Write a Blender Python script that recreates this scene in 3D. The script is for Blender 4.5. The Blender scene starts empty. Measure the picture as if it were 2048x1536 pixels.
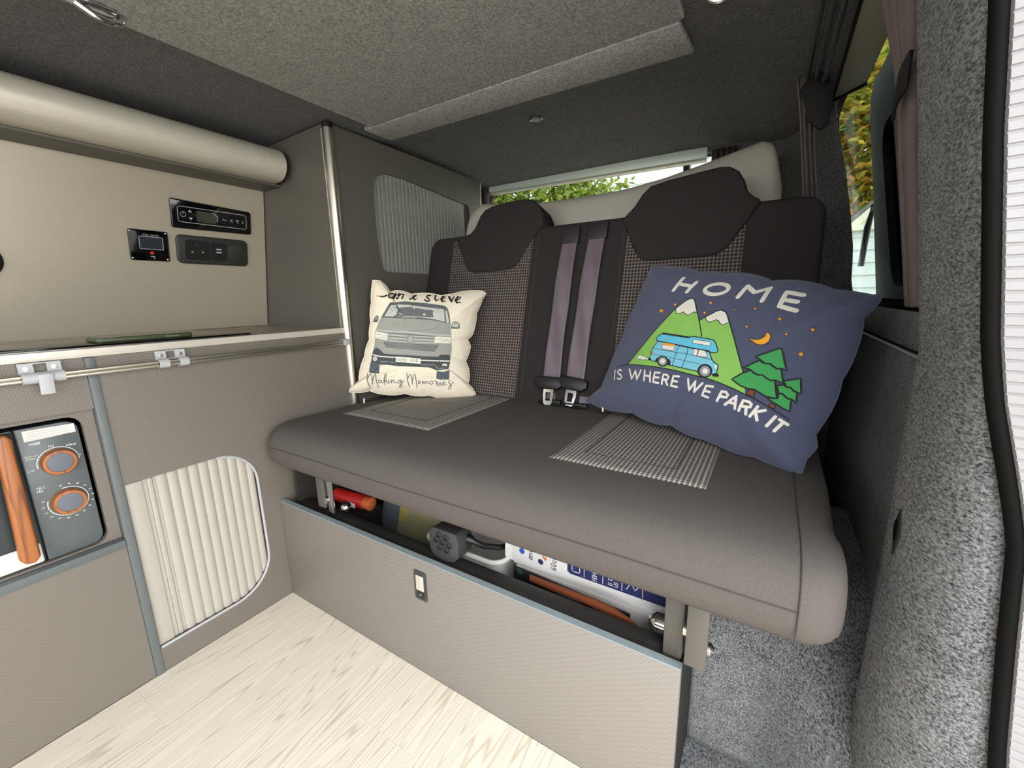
import bpy, bmesh, math, random
from mathutils import Vector, Matrix
random.seed(7)
PI = math.pi
SC = bpy.context.scene
COL = SC.collection

# ------------------------------------------------------------------ camera, world, exposure
# metres; x across the van from the kitchen front (x=0) to the sliding-door side, y towards the tailgate, z up from the floor
cam_d = bpy.data.cameras.new('camera')
cam = bpy.data.objects.new('camera', cam_d); COL.objects.link(cam)
cam_d.sensor_fit = 'HORIZONTAL'; cam_d.sensor_width = 36.0
cam_d.lens = 827.739 / 2048 * 36.0
cam_d.clip_start = 0.01; cam_d.clip_end = 200
yaw, pitch, roll = math.radians(31.94), math.radians(11.77), math.radians(-1.13)
Fv = Vector((-math.sin(yaw) * math.cos(pitch), math.cos(yaw) * math.cos(pitch), -math.sin(pitch)))
Rv = Vector((math.cos(yaw), math.sin(yaw), 0)); Uv = Rv.cross(Fv)
R2 = Rv * math.cos(roll) + Uv * math.sin(roll); U2 = -Rv * math.sin(roll) + Uv * math.cos(roll)
cam.matrix_world = Matrix(((R2.x, U2.x, -Fv.x, 1.0942), (R2.y, U2.y, -Fv.y, -0.5456), (R2.z, U2.z, -Fv.z, 0.8135), (0, 0, 0, 1)))
SC.camera = cam

world = bpy.data.worlds.new('overcast_sky'); SC.world = world; world.use_nodes = True
wn = world.node_tree.nodes; wl = world.node_tree.links
wn['Background'].inputs[0].default_value = (0.985, 0.992, 1.0, 1)
wn['Background'].inputs[1].default_value = 1.0

def portal(name, loc, rot, sx, sy):
    l = bpy.data.lights.new(name, 'AREA'); l.shape = 'RECTANGLE'; l.size = sx; l.size_y = sy
    l.cycles.is_portal = True
    o = bpy.data.objects.new(name, l); COL.objects.link(o); o.location = loc; o.rotation_euler = rot
portal('daylight_portal_sliding_door', (1.40, -0.72, 0.62), (0, PI / 2, 0), 1.30, 1.25)
portal('daylight_portal_windscreen', (0.42, -2.28, 1.02), (PI / 2, 0, 0), 1.55, 0.55)
portal('daylight_portal_rear_window', (0.54, 1.14, 1.02), (-PI / 2, 0, 0), 1.05, 0.45)

SC.view_settings.view_transform = 'Standard'; SC.view_settings.look = 'None'
SC.view_settings.gamma = 1.0; SC.view_settings.use_curve_mapping = False
SC.view_settings.exposure = 2.75
SC.cycles.use_denoising = True
SC.cycles.max_bounces = 10; SC.cycles.diffuse_bounces = 6; SC.cycles.transparent_max_bounces = 16
SC.cycles.sample_clamp_indirect = 8.0

# ------------------------------------------------------------------ materials
def lin(c):
    out = []
    for v in c:
        v = v / 255.0
        out.append(v / 12.92 if v <= 0.04045 else ((v + 0.055) / 1.055) ** 2.4)
    return (*out, 1.0)
def new_mat(name):
    m = bpy.data.materials.new(name); m.use_nodes = True
    nt = m.node_tree; return m, nt, nt.nodes, nt.links, nt.nodes['Principled BSDF']
def mat(name, c, rough=0.5, metal=0.0, noise=None, bump=None, spec=0.5, sheen=0.0, coat=0.0):
    """plain procedural surface: colour with slight noise variation and fine bump"""
    m, nt, N, L, b = new_mat(name)
    b.inputs['Roughness'].default_value = rough; b.inputs['Metallic'].default_value = metal
    b.inputs['Specular IOR Level'].default_value = spec
    if sheen: b.inputs['Sheen Weight'].default_value = sheen; b.inputs['Sheen Roughness'].default_value = 0.5
    if coat: b.inputs['Coat Weight'].default_value = coat; b.inputs['Coat Roughness'].default_value = 0.08
    tc = N.new('ShaderNodeTexCoord')
    nz = N.new('ShaderNodeTexNoise'); s, a = noise or (40, 0.06)
    nz.inputs['Scale'].default_value = s; nz.inputs['Detail'].default_value = 4
    L.new(tc.outputs['Object'], nz.inputs['Vector'])
    mx = N.new('ShaderNodeMix'); mx.data_type = 'RGBA'
    c0 = lin(c); mx.inputs[6].default_value = tuple(v * (1 - a) for v in c0[:3]) + (1,); mx.inputs[7].default_value = tuple(min(1, v * (1 + a)) for v in c0[:3]) + (1,)
    L.new(nz.outputs['Fac'], mx.inputs[0]); L.new(mx.outputs[2], b.inputs['Base Color'])
    if bump:
        n2 = N.new('ShaderNodeTexNoise'); n2.inputs['Scale'].default_value = bump[0]; n2.inputs['Detail'].default_value = 3
        L.new(tc.outputs['Object'], n2.inputs['Vector'])
        bp = N.new('ShaderNodeBump'); bp.inputs['Strength'].default_value = bump[1]; bp.inputs['Distance'].default_value = 0.002
        L.new(n2.outputs['Fac'], bp.inputs['Height']); L.new(bp.outputs['Normal'], b.inputs['Normal'])
    return m
def carpet(name, dark, light, scale=330, rough=0.95, bump=0.9, stretch=False):
    """melange lining carpet: light and dark fibres"""
    m, nt, N, L, b = new_mat(name)
    b.inputs['Roughness'].default_value = rough; b.inputs['Specular IOR Level'].default_value = 0.15
    b.inputs['Sheen Weight'].default_value = 0.12
    tc = N.new('ShaderNodeTexCoord')
    n1 = N.new('ShaderNodeTexNoise'); n1.inputs['Scale'].default_value = scale; n1.inputs['Detail'].default_value = 3; n1.inputs['Roughness'].default_value = 0.7
    n2 = N.new('ShaderNodeTexNoise'); n2.inputs['Scale'].default_value = 38; n2.inputs['Detail'].default_value = 3
    mp = N.new('ShaderNodeMapping'); mp.inputs['Rotation'].default_value = (0.45, 0, 0); mp.inputs['Scale'].default_value = (1, 0.45, 1) if stretch else (1, 1, 1)
    L.new(tc.outputs['Object'], mp.inputs['Vector']); L.new(mp.outputs['Vector'], n1.inputs['Vector']); L.new(tc.outputs['Object'], n2.inputs['Vector'])
    ma = N.new('ShaderNodeMath'); ma.operation = 'MULTIPLY_ADD'; ma.inputs[1].default_value = 0.14
    L.new(n2.outputs['Fac'], ma.inputs[0]); L.new(n1.outputs['Fac'], ma.inputs[2])
    cr = N.new('ShaderNodeValToRGB'); cr.color_ramp.elements[0].position = 0.42; cr.color_ramp.elements[0].color = lin(dark)
    cr.color_ramp.elements[1].position = 0.74; cr.color_ramp.elements[1].color = lin(light)
    L.new(ma.outputs[0], cr.inputs['Fac']); L.new(cr.outputs['Color'], b.inputs['Base Color'])
    bp = N.new('ShaderNodeBump'); bp.inputs['Strength'].default_value = bump; bp.inputs['Distance'].default_value = 0.003
    L.new(n1.outputs['Fac'], bp.inputs['Height']); L.new(bp.outputs['Normal'], b.inputs['Normal'])
    return m
def embossed(name, c, pitch=0.0042, rough=0.45, strength=0.35, amount=0.12):
    """lightweight furniture board with a fine woven emboss"""
    m, nt, N, L, b = new_mat(name)
    b.inputs['Roughness'].default_value = rough
    tc = N.new('ShaderNodeTexCoord')
    vo = N.new('ShaderNodeTexVoronoi'); vo.inputs['Scale'].default_value = 1 / pitch; vo.inputs['Randomness'].default_value = 0.0
    mp = N.new('ShaderNodeMapping'); mp.inputs['Rotation'].default_value = (0.785, 0.785, 0.4)
    L.new(tc.outputs['Object'], mp.inputs['Vector']); L.new(mp.outputs['Vector'], vo.inputs['Vector'])
    mx = N.new('ShaderNodeMix'); mx.data_type = 'RGBA'; c0 = lin(c)
    mx.inputs[6].default_value = tuple(v * (1 + amount) for v in c0[:3]) + (1,); mx.inputs[7].default_value = tuple(v * (1 - amount) for v in c0[:3]) + (1,)
    L.new(vo.outputs['Distance'], mx.inputs[0]); L.new(mx.outputs[2], b.inputs['Base Color'])
    bp = N.new('ShaderNodeBump'); bp.inputs['Strength'].default_value = strength; bp.inputs['Distance'].default_value = 0.001
    L.new(vo.outputs['Distance'], bp.inputs['Height']); L.new(bp.outputs['Normal'], b.inputs['Normal'])
    return m
def check_fabric(name, base, line, pa, pb, axes=(0, 2), wa=0.5, wb=0.5):
    """woven check: light threads at pitch pa along one object axis and pb along another"""
    m, nt, N, L, b = new_mat(name)
    b.inputs['Roughness'].default_value = 0.9; b.inputs['Specular IOR Level'].default_value = 0.2
    tc = N.new('ShaderNodeTexCoord'); sx = N.new('ShaderNodeSeparateXYZ'); L.new(tc.outputs['Object'], sx.inputs[0])
    outs = []
    for ax, p, w in ((axes[0], pa, wa), (axes[1], pb, wb)):
        m1 = N.new('ShaderNodeMath'); m1.operation = 'MULTIPLY'; m1.inputs[1].default_value = 2 * PI / p; L.new(sx.outputs[ax], m1.inputs[0])
        m2 = N.new('ShaderNodeMath'); m2.operation = 'SINE'; L.new(m1.outputs[0], m2.inputs[0])
        m3 = N.new('ShaderNodeMapRange'); m3.inputs[1].default_value = 0.05; m3.inputs[2].default_value = 0.75; m3.inputs[3].default_value = 0; m3.inputs[4].default_value = w
        L.new(m2.outputs[0], m3.inputs[0]); outs.append(m3)
    ad = N.new('ShaderNodeMath'); ad.operation = 'ADD'; ad.use_clamp = True; L.new(outs[0].outputs[0], ad.inputs[0]); L.new(outs[1].outputs[0], ad.inputs[1])
    mx = N.new('ShaderNodeMix'); mx.data_type = 'RGBA'; mx.inputs[6].default_value = lin(base); mx.inputs[7].default_value = lin(line)
    L.new(ad.outputs[0], mx.inputs[0]); L.new(mx.outputs[2], b.inputs['Base Color'])
    bp = N.new('ShaderNodeBump'); bp.inputs['Strength'].default_value = 0.4; bp.inputs['Distance'].default_value = 0.001
    L.new(ad.outputs[0], bp.inputs['Height']); L.new(bp.outputs['Normal'], b.inputs['Normal'])
    return m
def wood(name, light, dark, scale, axis='Y', rough=0.45, distort=6.0, ramp=(0.35, 0.8), lng=0.06):
    m, nt, N, L, b = new_mat(name); b.inputs['Roughness'].default_value = rough
    tc = N.new('ShaderNodeTexCoord'); oi = N.new('ShaderNodeObjectInfo')
    vm = N.new('ShaderNodeVectorMath'); vm.operation = 'ADD'
    cx = N.new('ShaderNodeCombineXYZ')
    mm = N.new('ShaderNodeMath'); mm.operation = 'MULTIPLY'; mm.inputs[1].default_value = 37.0; L.new(oi.outputs['Random'], mm.inputs[0])
    for i in range(3): L.new(mm.outputs[0], cx.inputs[i])
    L.new(tc.outputs['Object'], vm.inputs[0]); L.new(cx.outputs[0], vm.inputs[1])
    mp = N.new('ShaderNodeMapping'); sc = [scale, scale, scale]; sc['XYZ'.index(axis)] = scale * lng
    mp.inputs['Scale'].default_value = sc; L.new(vm.outputs[0], mp.inputs['Vector'])
    nz = N.new('ShaderNodeTexNoise'); nz.inputs['Scale'].default_value = 1.0; nz.inputs['Detail'].default_value = 0.6; nz.inputs['Distortion'].default_value = 0.25
    L.new(mp.outputs['Vector'], nz.inputs['Vector'])
    mu = N.new('ShaderNodeMath'); mu.operation = 'MULTIPLY'; mu.inputs[1].default_value = distort * 6; L.new(nz.outputs['Fac'], mu.inputs[0])
    si = N.new('ShaderNodeMath'); si.operation = 'SINE'; L.new(mu.outputs[0], si.inputs[0])
    ab = N.new('ShaderNodeMath'); ab.operation = 'ABSOLUTE'; L.new(si.outputs[0], ab.inputs[0])
    fn = N.new('ShaderNodeTexNoise'); fn.inputs['Scale'].default_value = 9; fn.inputs['Detail'].default_value = 4; L.new(mp.outputs['Vector'], fn.inputs['Vector'])
    ad = N.new('ShaderNodeMath'); ad.operation = 'MULTIPLY_ADD'; ad.inputs[1].default_value = 0.6; L.new(fn.outputs['Fac'], ad.inputs[0]); L.new(ab.outputs[0], ad.inputs[2])
    cr = N.new('ShaderNodeValToRGB'); cr.color_ramp.elements[0].position = ramp[0]; cr.color_ramp.elements[0].color = lin(dark)
    cr.color_ramp.elements[1].position = ramp[1]; cr.color_ramp.elements[1].color = lin(light)
    L.new(ad.outputs[0], cr.inputs['Fac']); L.new(cr.outputs['Color'], b.inputs['Base Color'])
    return m
def glass_mat(name, tint, gloss=0.08):
    """thin tinted window pane: tinted transmission with a weak mirror reflection"""
    m, nt, N, L, b = new_mat(name)
    tr = N.new('ShaderNodeBsdfTransparent'); tr.inputs[0].default_value = (*tint, 1)
    gl = N.new('ShaderNodeBsdfGlossy'); gl.inputs['Roughness'].default_value = 0.02
    nz = N.new('ShaderNodeTexNoise'); nz.inputs['Scale'].default_value = 3
    mu = N.new('ShaderNodeMath'); mu.operation = 'MULTIPLY'; mu.inputs[1].default_value = 0.5 * gloss; L.new(nz.outputs['Fac'], mu.inputs[0])
    mx = N.new('ShaderNodeMixShader'); L.new(mu.outputs[0], mx.inputs[0]); L.new(tr.outputs[0], mx.inputs[1]); L.new(gl.outputs[0], mx.inputs[2])
    L.new(mx.outputs[0], N['Material Output'].inputs['Surface']); N.remove(b); return m
def emit(name, c, strength):
    m, nt, N, L, b = new_mat(name)
    b.inputs['Base Color'].default_value = lin(c); b.inputs['Emission Color'].default_value = lin(c); b.inputs['Emission Strength'].default_value = strength
    return m
def leaf_mat(name, cols):
    m, nt, N, L, b = new_mat(name)
    b.inputs['Roughness'].default_value = 0.55
    g = N.new('ShaderNodeNewGeometry'); cr = N.new('ShaderNodeValToRGB')
    el = cr.color_ramp.elements
    el[0].position = 0; el[0].color = lin(cols[0]); el[1].position = 1; el[1].color = lin(cols[-1])
    for i, c in enumerate(cols[1:-1]):
        e = el.new((i + 1) / (len(cols) - 1)); e.color = lin(c)
    L.new(g.outputs['Random Per Island'], cr.inputs['Fac']); L.new(cr.outputs['Color'], b.inputs['Base Color'])
    tl = N.new('ShaderNodeBsdfTranslucent'); L.new(cr.outputs['Color'], tl.inputs[0])
    mx = N.new('ShaderNodeMixShader'); mx.inputs[0].default_value = 0.4
    L.new(b.outputs[0], mx.inputs[1]); L.new(tl.outputs[0], mx.inputs[2]); L.new(mx.outputs[0], N['Material Output'].inputs['Surface'])
    return m

M = dict(
    board=embossed('embossed grey furniture board', (106, 100, 92)),
    board_seat=embossed('embossed grey seat-base board', (124, 119, 113), 0.0046, 0.42, 0.5, 0.16),
    board_dark=mat('smooth graphite cupboard board', (92, 88, 80), 0.5, noise=(300, 0.08)),
    edging=mat('blue-grey edging strip', (92, 98, 98), 0.5),
    edging_light=mat('pale blue-grey panel edging', (140, 152, 156), 0.45),
    inside=mat('dark cabinet inside', (38, 36, 34), 0.8),
    worktop=mat('pale grey worktop laminate', (150, 142, 130), 0.4),
    alu=mat('satin aluminium', (205, 200, 186), 0.32, 1.0, noise=(20, 0.04)),
    alu_soft=mat('silver anodised profile', (216, 211, 194), 0.40, 0.35),
    strip=mat('silver worktop edge', (212, 205, 192), 0.4, 0.35),
    splash=mat('warm silver splashback panel', (178, 170, 150), 0.36, 0.25, noise=(250, 0.04)),
    chrome=mat('polished chrome', (220, 220, 222), 0.12, 1.0),
    steel=mat('brushed steel', (170, 168, 165), 0.3, 1.0),
    black=mat('satin black plastic', (22, 22, 22), 0.4),
    black_matt=mat('matt black plastic', (20, 19, 19), 0.75),
    frame=mat('black powder-coated steel', (44, 42, 40), 0.5, bump=(500, 0.2)),
    bracket=mat('grey painted steel bracket', (84, 80, 75), 0.5),
    gloss_black=mat('glossy black', (8, 8, 8), 0.08),
    grey_plastic=mat('pale grey plastic', (168, 170, 172), 0.5),
    dark_plastic=mat('charcoal plastic', (54, 55, 56), 0.5),
    socket_plastic=mat('dark olive-grey socket plastic', (42, 43, 40), 0.45),
    white=mat('white print', (240, 238, 230), 0.6), white_plastic=mat('white plastic', (232, 230, 226), 0.45),
    lcd=mat('grey-green liquid crystal display', (58, 64, 52), 0.2), lcd_blue=mat('blue-grey display', (44, 48, 56), 0.2),
    red=mat('red', (196, 36, 34), 0.5), fabric=mat('charcoal upholstery fabric', (93, 88, 84), 0.95, noise=(600, 0.25), bump=(900, 0.5), spec=0.08),
    fabric_shaded=mat('upholstery fabric with painted shade', (54, 50, 49), 0.9, noise=(600, 0.2), bump=(900, 0.4), spec=0.08),  # same fabric as the seat, backrest and headrest shade put into its colour
    seam=mat('upholstery seam', (66, 62, 59), 0.9),
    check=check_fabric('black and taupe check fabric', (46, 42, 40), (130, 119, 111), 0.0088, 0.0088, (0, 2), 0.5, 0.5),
    check_seat=check_fabric('black and taupe ribbed check fabric', (84, 79, 75), (192, 186, 178), 0.0082, 0.0082, (0, 1), 0.6, 0.35),
    web=mat('grey-mauve belt webbing', (106, 96, 104), 0.42, noise=(12, 0.3), bump=(1200, 0.3), sheen=0.3),
    web_dark=mat('dark belt webbing', (46, 40, 46), 0.5),
    cream=mat('cream canvas', (244, 234, 210), 0.9, noise=(60, 0.04), bump=(700, 0.35), sheen=0.1),
    navy=mat('navy blue cotton', (80, 86, 112), 0.92, noise=(90, 0.10), bump=(800, 0.35), sheen=0.2),
    topper=mat('off-white quilted cotton', (196, 190, 176), 0.9, noise=(30, 0.05), bump=(500, 0.3)),
    curtain=mat('mauve-taupe curtain cloth', (112, 101, 98), 0.9, bump=(800, 0.3)),
    curtain_dark=mat('maroon curtain cloth', (66, 46, 48), 0.9),
    carpet=carpet('charcoal lining carpet', (48, 49, 50), (158, 160, 161), 400, stretch=True),
    carpet_dark=carpet('dark charcoal roof carpet', (68, 66, 65), (106, 103, 100), 210, bump=0.5),
    carpet_hatch=carpet('mid grey roof panel carpet', (122, 120, 118), (180, 177, 173), 190, bump=0.5),
    rubber=mat('black rubber seal', (7, 7, 7), 0.8, spec=0.15), paint=mat('white van paint', (152, 150, 152), 0.35),
    floor=wood('pale oak vinyl plank', (228, 221, 205), (190, 176, 152), 20, 'Y', 0.45, 15.0, (0.05, 0.95), 0.045),
    gap=mat('plank joint', (186, 172, 148), 0.8),
    handle_wood=wood('orange-brown walnut', (156, 94, 48), (92, 50, 24), 60, 'Z', 0.4, 2.0, (0.05, 0.9)),
    mw_body=mat('slate grey enamel', (84, 90, 92), 0.35), mw_dark=mat('dark slate enamel', (44, 50, 52), 0.3), mw_disc=mat('blue-grey knob face', (92, 98, 106), 0.5),
    mw_white=mat('pale oven door print', (206, 204, 196), 0.3), paper=mat('cream paper label', (240, 226, 206), 0.8), print_grey=mat('grey print', (150, 140, 130), 0.8),
    phone=mat('dark green phone case', (62, 72, 46), 0.4), phone_end=mat('pale green phone case', (120, 132, 112), 0.4),
    carton=mat('white carton board', (226, 224, 222), 0.6), carton_navy=mat('navy print on carton', (38, 44, 92), 0.6), carton_blue=mat('blue print', (40, 92, 178), 0.6), carton_text=mat('dark grey print', (70, 70, 74), 0.6), carton_orange=mat('orange print', (214, 110, 60), 0.6),
    leather=mat('tan leather', (118, 62, 36), 0.55, noise=(80, 0.15)), leaflet=mat('olive leaflet paper', (176, 174, 140), 0.8), leaflet_yellow=mat('yellow leaflet print', (206, 190, 110), 0.8), leaflet_blue=mat('slate leaflet paper', (110, 116, 130), 0.8), teal=mat('teal print', (60, 110, 116), 0.7),
    tint=glass_mat('lightly tinted glass', (0.62, 0.67, 0.63)), tint_dark=glass_mat('privacy glass', (0.03, 0.03, 0.03)), tint_mid=glass_mat('green-tinted side glass', (0.50, 0.54, 0.52)),
    led=emit('lit lamp lens', (255, 240, 220), 6.0), lens=mat('frosted lamp lens', (150, 146, 136), 0.3),
    siding=mat('white painted weatherboard', (214, 220, 218), 0.6, noise=(15, 0.05)), fascia=mat('cream painted fascia', (226, 222, 200), 0.6), roofing=mat('grey roof felt', (110, 108, 104), 0.9),
    ground=mat('pale concrete drive', (150, 147, 140), 0.95, noise=(6, 0.15)),
    bark=mat('brown bark', (92, 76, 56), 0.9, noise=(30, 0.3)),
    leaf_rear=leaf_mat('yellow-green leaves', [(66, 84, 28), (120, 138, 52), (170, 176, 66), (150, 160, 84), (92, 108, 44)]),
    leaf_side=leaf_mat('autumn leaves', [(88, 110, 40), (140, 156, 58), (206, 190, 66), (222, 156, 66), (118, 136, 54)]),
    blind=mat('grey-green blind cassette', (196, 204, 192), 0.45, 0.2), blind_beige=mat('beige blind cassette', (140, 134, 116), 0.6),
)
PCOL = dict(white=(236, 232, 222), ink=(36, 38, 40), green=(142, 198, 96), blue=(128, 204, 226), blue2=(102, 198, 228), orange=(240, 168, 52), grey=(150, 156, 164), red=(200, 70, 66), brown=(122, 74, 52), fir=(66, 160, 88),
            g170=(158, 158, 150), g105=(96, 100, 100), g200=(196, 198, 190), g110=(108, 110, 112), g140=(128, 130, 126), g120=(112, 114, 112), g85=(74, 78, 80), g95=(88, 96, 102), g190=(206, 196, 168), cream=(228, 226, 210), plate=(246, 240, 220), dark=(44, 38, 32))
PM = {k: mat('fabric print ' + k, v, 0.9) for k, v in PCOL.items()}

# ------------------------------------------------------------------ helpers
def finish(name, bm, m, parent=None, smooth=False, kind=None):
    """one mesh object from a bmesh in world coordinates, origin at the middle of its bounds"""
    bmesh.ops.recalc_face_normals(bm, faces=bm.faces[:])
    lo = Vector((min(v.co[i] for v in bm.verts) for i in range(3))); hi = Vector((max(v.co[i] for v in bm.verts) for i in range(3)))
    c = (lo + hi) / 2
    for v in bm.verts: v.co -= c
    me = bpy.data.meshes.new(name); bm.to_mesh(me); bm.free()
    if smooth:
        for p in me.polygons: p.use_smooth = True
        if smooth == 'auto': me.set_sharp_from_angle(angle=math.radians(40))
    me.materials.append(M[m] if isinstance(m, str) else m)
    o = bpy.data.objects.new(name, me); COL.objects.link(o); o.location = c
    if parent is not None: attach(o, parent)
    if kind: o['kind'] = kind
    return o
def world_loc(o):
    p = Vector(o.location)
    if o.parent is not None: p = o.matrix_parent_inverse.to_translation() + p + world_loc(o.parent)
    return p
def attach(o, parent):
    o.parent = parent; o.matrix_parent_inverse = Matrix.Translation(-world_loc(parent))
def tag(o, label, cat, group=None, kind=None):
    o['label'] = label; o['category'] = cat
    if group: o['group'] = group
    if kind: o['kind'] = kind
    return o
def thing(name, label, cat, loc, group=None):
    o = bpy.data.objects.new(name, None); COL.objects.link(o); o.location = loc; o.empty_display_size = 0.05
    return tag(o, label, cat, group)
def struct(o): o['kind'] = 'structure'; return o
def bevel_bm(bm, w, seg=2, ang=35):
    es = [e for e in bm.edges if len(e.link_faces) == 2 and e.calc_face_angle(0) > math.radians(ang)]
    if es: bmesh.ops.bevel(bm, geom=es, offset=w, segments=seg, profile=0.5, affect='EDGES', clamp_overlap=True)
def box(name, lo, hi, m, parent=None, bev=0.0, seg=2, smooth=None):
    bm = bmesh.new(); bmesh.ops.create_cube(bm, size=1)
    for v in bm.verts:
        v.co = Vector([(lo[i] + hi[i]) / 2 + v.co[i] * (hi[i] - lo[i]) for i in range(3)])
    if bev: bevel_bm(bm, bev, seg)
    return finish(name, bm, m, parent, smooth if smooth is not None else ('auto' if bev else False))
def FX(x0): return lambda a, b, d: (x0 + d, a, b)         # (y, z), depth towards +x
def FY(y0): return lambda a, b, d: (a, y0 - d, b)         # (x, z), depth towards -y
def FZ(z0): return lambda a, b, d: (a, b, z0 + d)         # (x, y), depth up
BK = Vector((0, -1, 0.266)).normalized()
def FB(a, b, d):                                          # backrest plane: x, height z, depth towards the room
    return tuple(Vector((a, 0.522 + 0.266 * (b - 0.501), b)) + BK * d)
SPK = (0.427 - 0.338) / (1.19 - 0.735)
SPN = Vector((1, 0, -SPK)).normalized()
def FS(a, b, d): return tuple(Vector((-0.427 + SPK * (b - 0.735), a, b)) + SPN * d)   # splashback plane: y, z
def plate(name, outer, fr, d0, d1, m, parent=None, holes=(), bev=0.0, seg=2, smooth=None):
    """solid plate from a 2D outline with optional holes"""
    bm = bmesh.new()
    if not holes:
        vs = [bm.verts.new(fr(a, b, d0)) for a, b in outer]; f = bm.faces.new(vs)
    else:
        es = []
        for lp in [outer] + list(holes):
            vs = [bm.verts.new(fr(a, b, d0)) for a, b in lp]
            es += [bm.edges.new((vs[i], vs[(i + 1) % len(vs)])) for i in range(len(vs))]
        bmesh.ops.triangle_fill(bm, use_beauty=True, edges=es)
    src = {v: Vector(v.co) for v in bm.verts}
    off = Vector(fr(0, 0, d1)) - Vector(fr(0, 0, d0))
    r = bmesh.ops.extrude_face_region(bm, geom=bm.faces[:])
    for g in r['geom']:
        if isinstance(g, bmesh.types.BMVert): g.co += off
    bmesh.ops.recalc_face_normals(bm, faces=bm.faces[:])
    if bev: bevel_bm(bm, bev, seg)
    return finish(name, bm, m, parent, smooth if smooth is not None else ('auto' if (bev or len(outer) > 6) else False))
def rrect(x0, y0, x1, y1, r, n=5):
    rs = r if isinstance(r, (list, tuple)) else [r] * 4     # corners: bl, br, tr, tl
    pts = []
    for (cx, cy, a0, rr) in ((x0, y0, 180, rs[0]), (x1, y0, 270, rs[1]), (x1, y1, 0, rs[2]), (x0, y1, 90, rs[3])):
        ox = cx + (rr if cx == x0 else -rr); oy = cy + (rr if cy == y0 else -rr)
        if rr <= 0: pts.append((cx, cy)); continue
        for i in range(n + 1):
            t = math.radians(a0 + 90 * i / n); pts.append((ox + rr * math.cos(t), oy + rr * math.sin(t)))
    return pts
def circ(cx, cy, r, n=24, ry=None): return [(cx + r * math.cos(2 * PI * i / n), cy + (ry or r) * math.sin(2 * PI * i / n)) for i in range(n)]
def tube_bm(bm, pts, r, n=10, cap=True, rs=None):
    pts = [Vector(p) for p in pts]; rings = []; prev = None
    for i, p in enumerate(pts):
        t = (pts[min(i + 1, len(pts) - 1)] - pts[max(i - 1, 0)]).normalized()
        if prev is None:
            a = Vector((0, 0, 1)) if abs(t.z) < 0.9 else Vector((1, 0, 0)); u = t.cross(a).normalized()
        else: u = (prev - t * prev.dot(t)).normalized()
        prev = u; w = t.cross(u); rr = rs[i] if rs else r
        rings.append([bm.verts.new(p + (u * math.cos(2 * PI * k / n) + w * math.sin(2 * PI * k / n)) * rr) for k in range(n)])
    for a, b in zip(rings, rings[1:]):
        for k in range(n): bm.faces.new((a[k], a[(k + 1) % n], b[(k + 1) % n], b[k]))
    if cap:
        bm.faces.new(rings[0][::-1]); bm.faces.new(rings[-1])
def tube(name, pts, r, m, parent=None, n=10, rs=None):
    bm = bmesh.new(); tube_bm(bm, pts, r, n, True, rs); return finish(name, bm, m, parent, 'auto')
def lathe(name, base, axis, prof, m, parent=None, n=24):
    """prof: list of (distance along axis, radius)"""
    base = Vector(base); ax = Vector(axis).normalized()
    pts = [base + ax * h for h, r in prof]
    bm = bmesh.new(); a = Vector((0, 0, 1)) if abs(ax.z) < 0.9 else Vector((1, 0, 0)); u = ax.cross(a).normalized(); w = ax.cross(u); rings = []
    for (h, r) in prof:
        c = base + ax * h
        rings.append([bm.verts.new(c + (u * math.cos(2 * PI * k / n) + w * math.sin(2 * PI * k / n)) * max(r, 1e-4)) for k in range(n)])
    for a_, b_ in zip(rings, rings[1:]):
        for k in range(n): bm.faces.new((a_[k], a_[(k + 1) % n], b_[(k + 1) % n], b_[k]))
    bm.faces.new(rings[0][::-1]); bm.faces.new(rings[-1])
    return finish(name, bm, m, parent, 'auto')
def grid(name, fn, nu, nv, m, parent=None, thick=0.0, smooth=True, kind=None):
    bm = bmesh.new(); V = [[bm.verts.new(fn(i / nu, j / nv)) for j in range(nv + 1)] for i in range(nu + 1)]
    for i in range(nu):
        for j in range(nv): bm.faces.new((V[i][j], V[i + 1][j], V[i + 1][j + 1], V[i][j + 1]))
    if thick:
        bmesh.ops.recalc_face_normals(bm, faces=bm.faces[:]); bmesh.ops.solidify(bm, geom=bm.faces[:], thickness=thick)
    return finish(name, bm, m, parent, smooth, kind)
def copy_tree(o, delta, parent=None):
    """copy of a thing with its parts and their sub-parts"""
    c = o.copy(); COL.objects.link(c)
    if parent is None: c.location = Vector(o.location) + Vector(delta)
    else: c.parent = parent
    for ch in list(o.children):
        k = copy_tree(ch, delta, c)
    return c
def lerp_tab(t, tab):
    if t <= tab[0][0]: return tab[0][1]
    for (a, va), (b, vb) in zip(tab, tab[1:]):
        if t <= b: return va + (vb - va) * (t - a) / (b - a)
    return tab[-1][1]
def sstep(a, b, x):
    t = max(0, min(1, (x - a) / (b - a))); return t * t * (3 - 2 * t)
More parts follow.
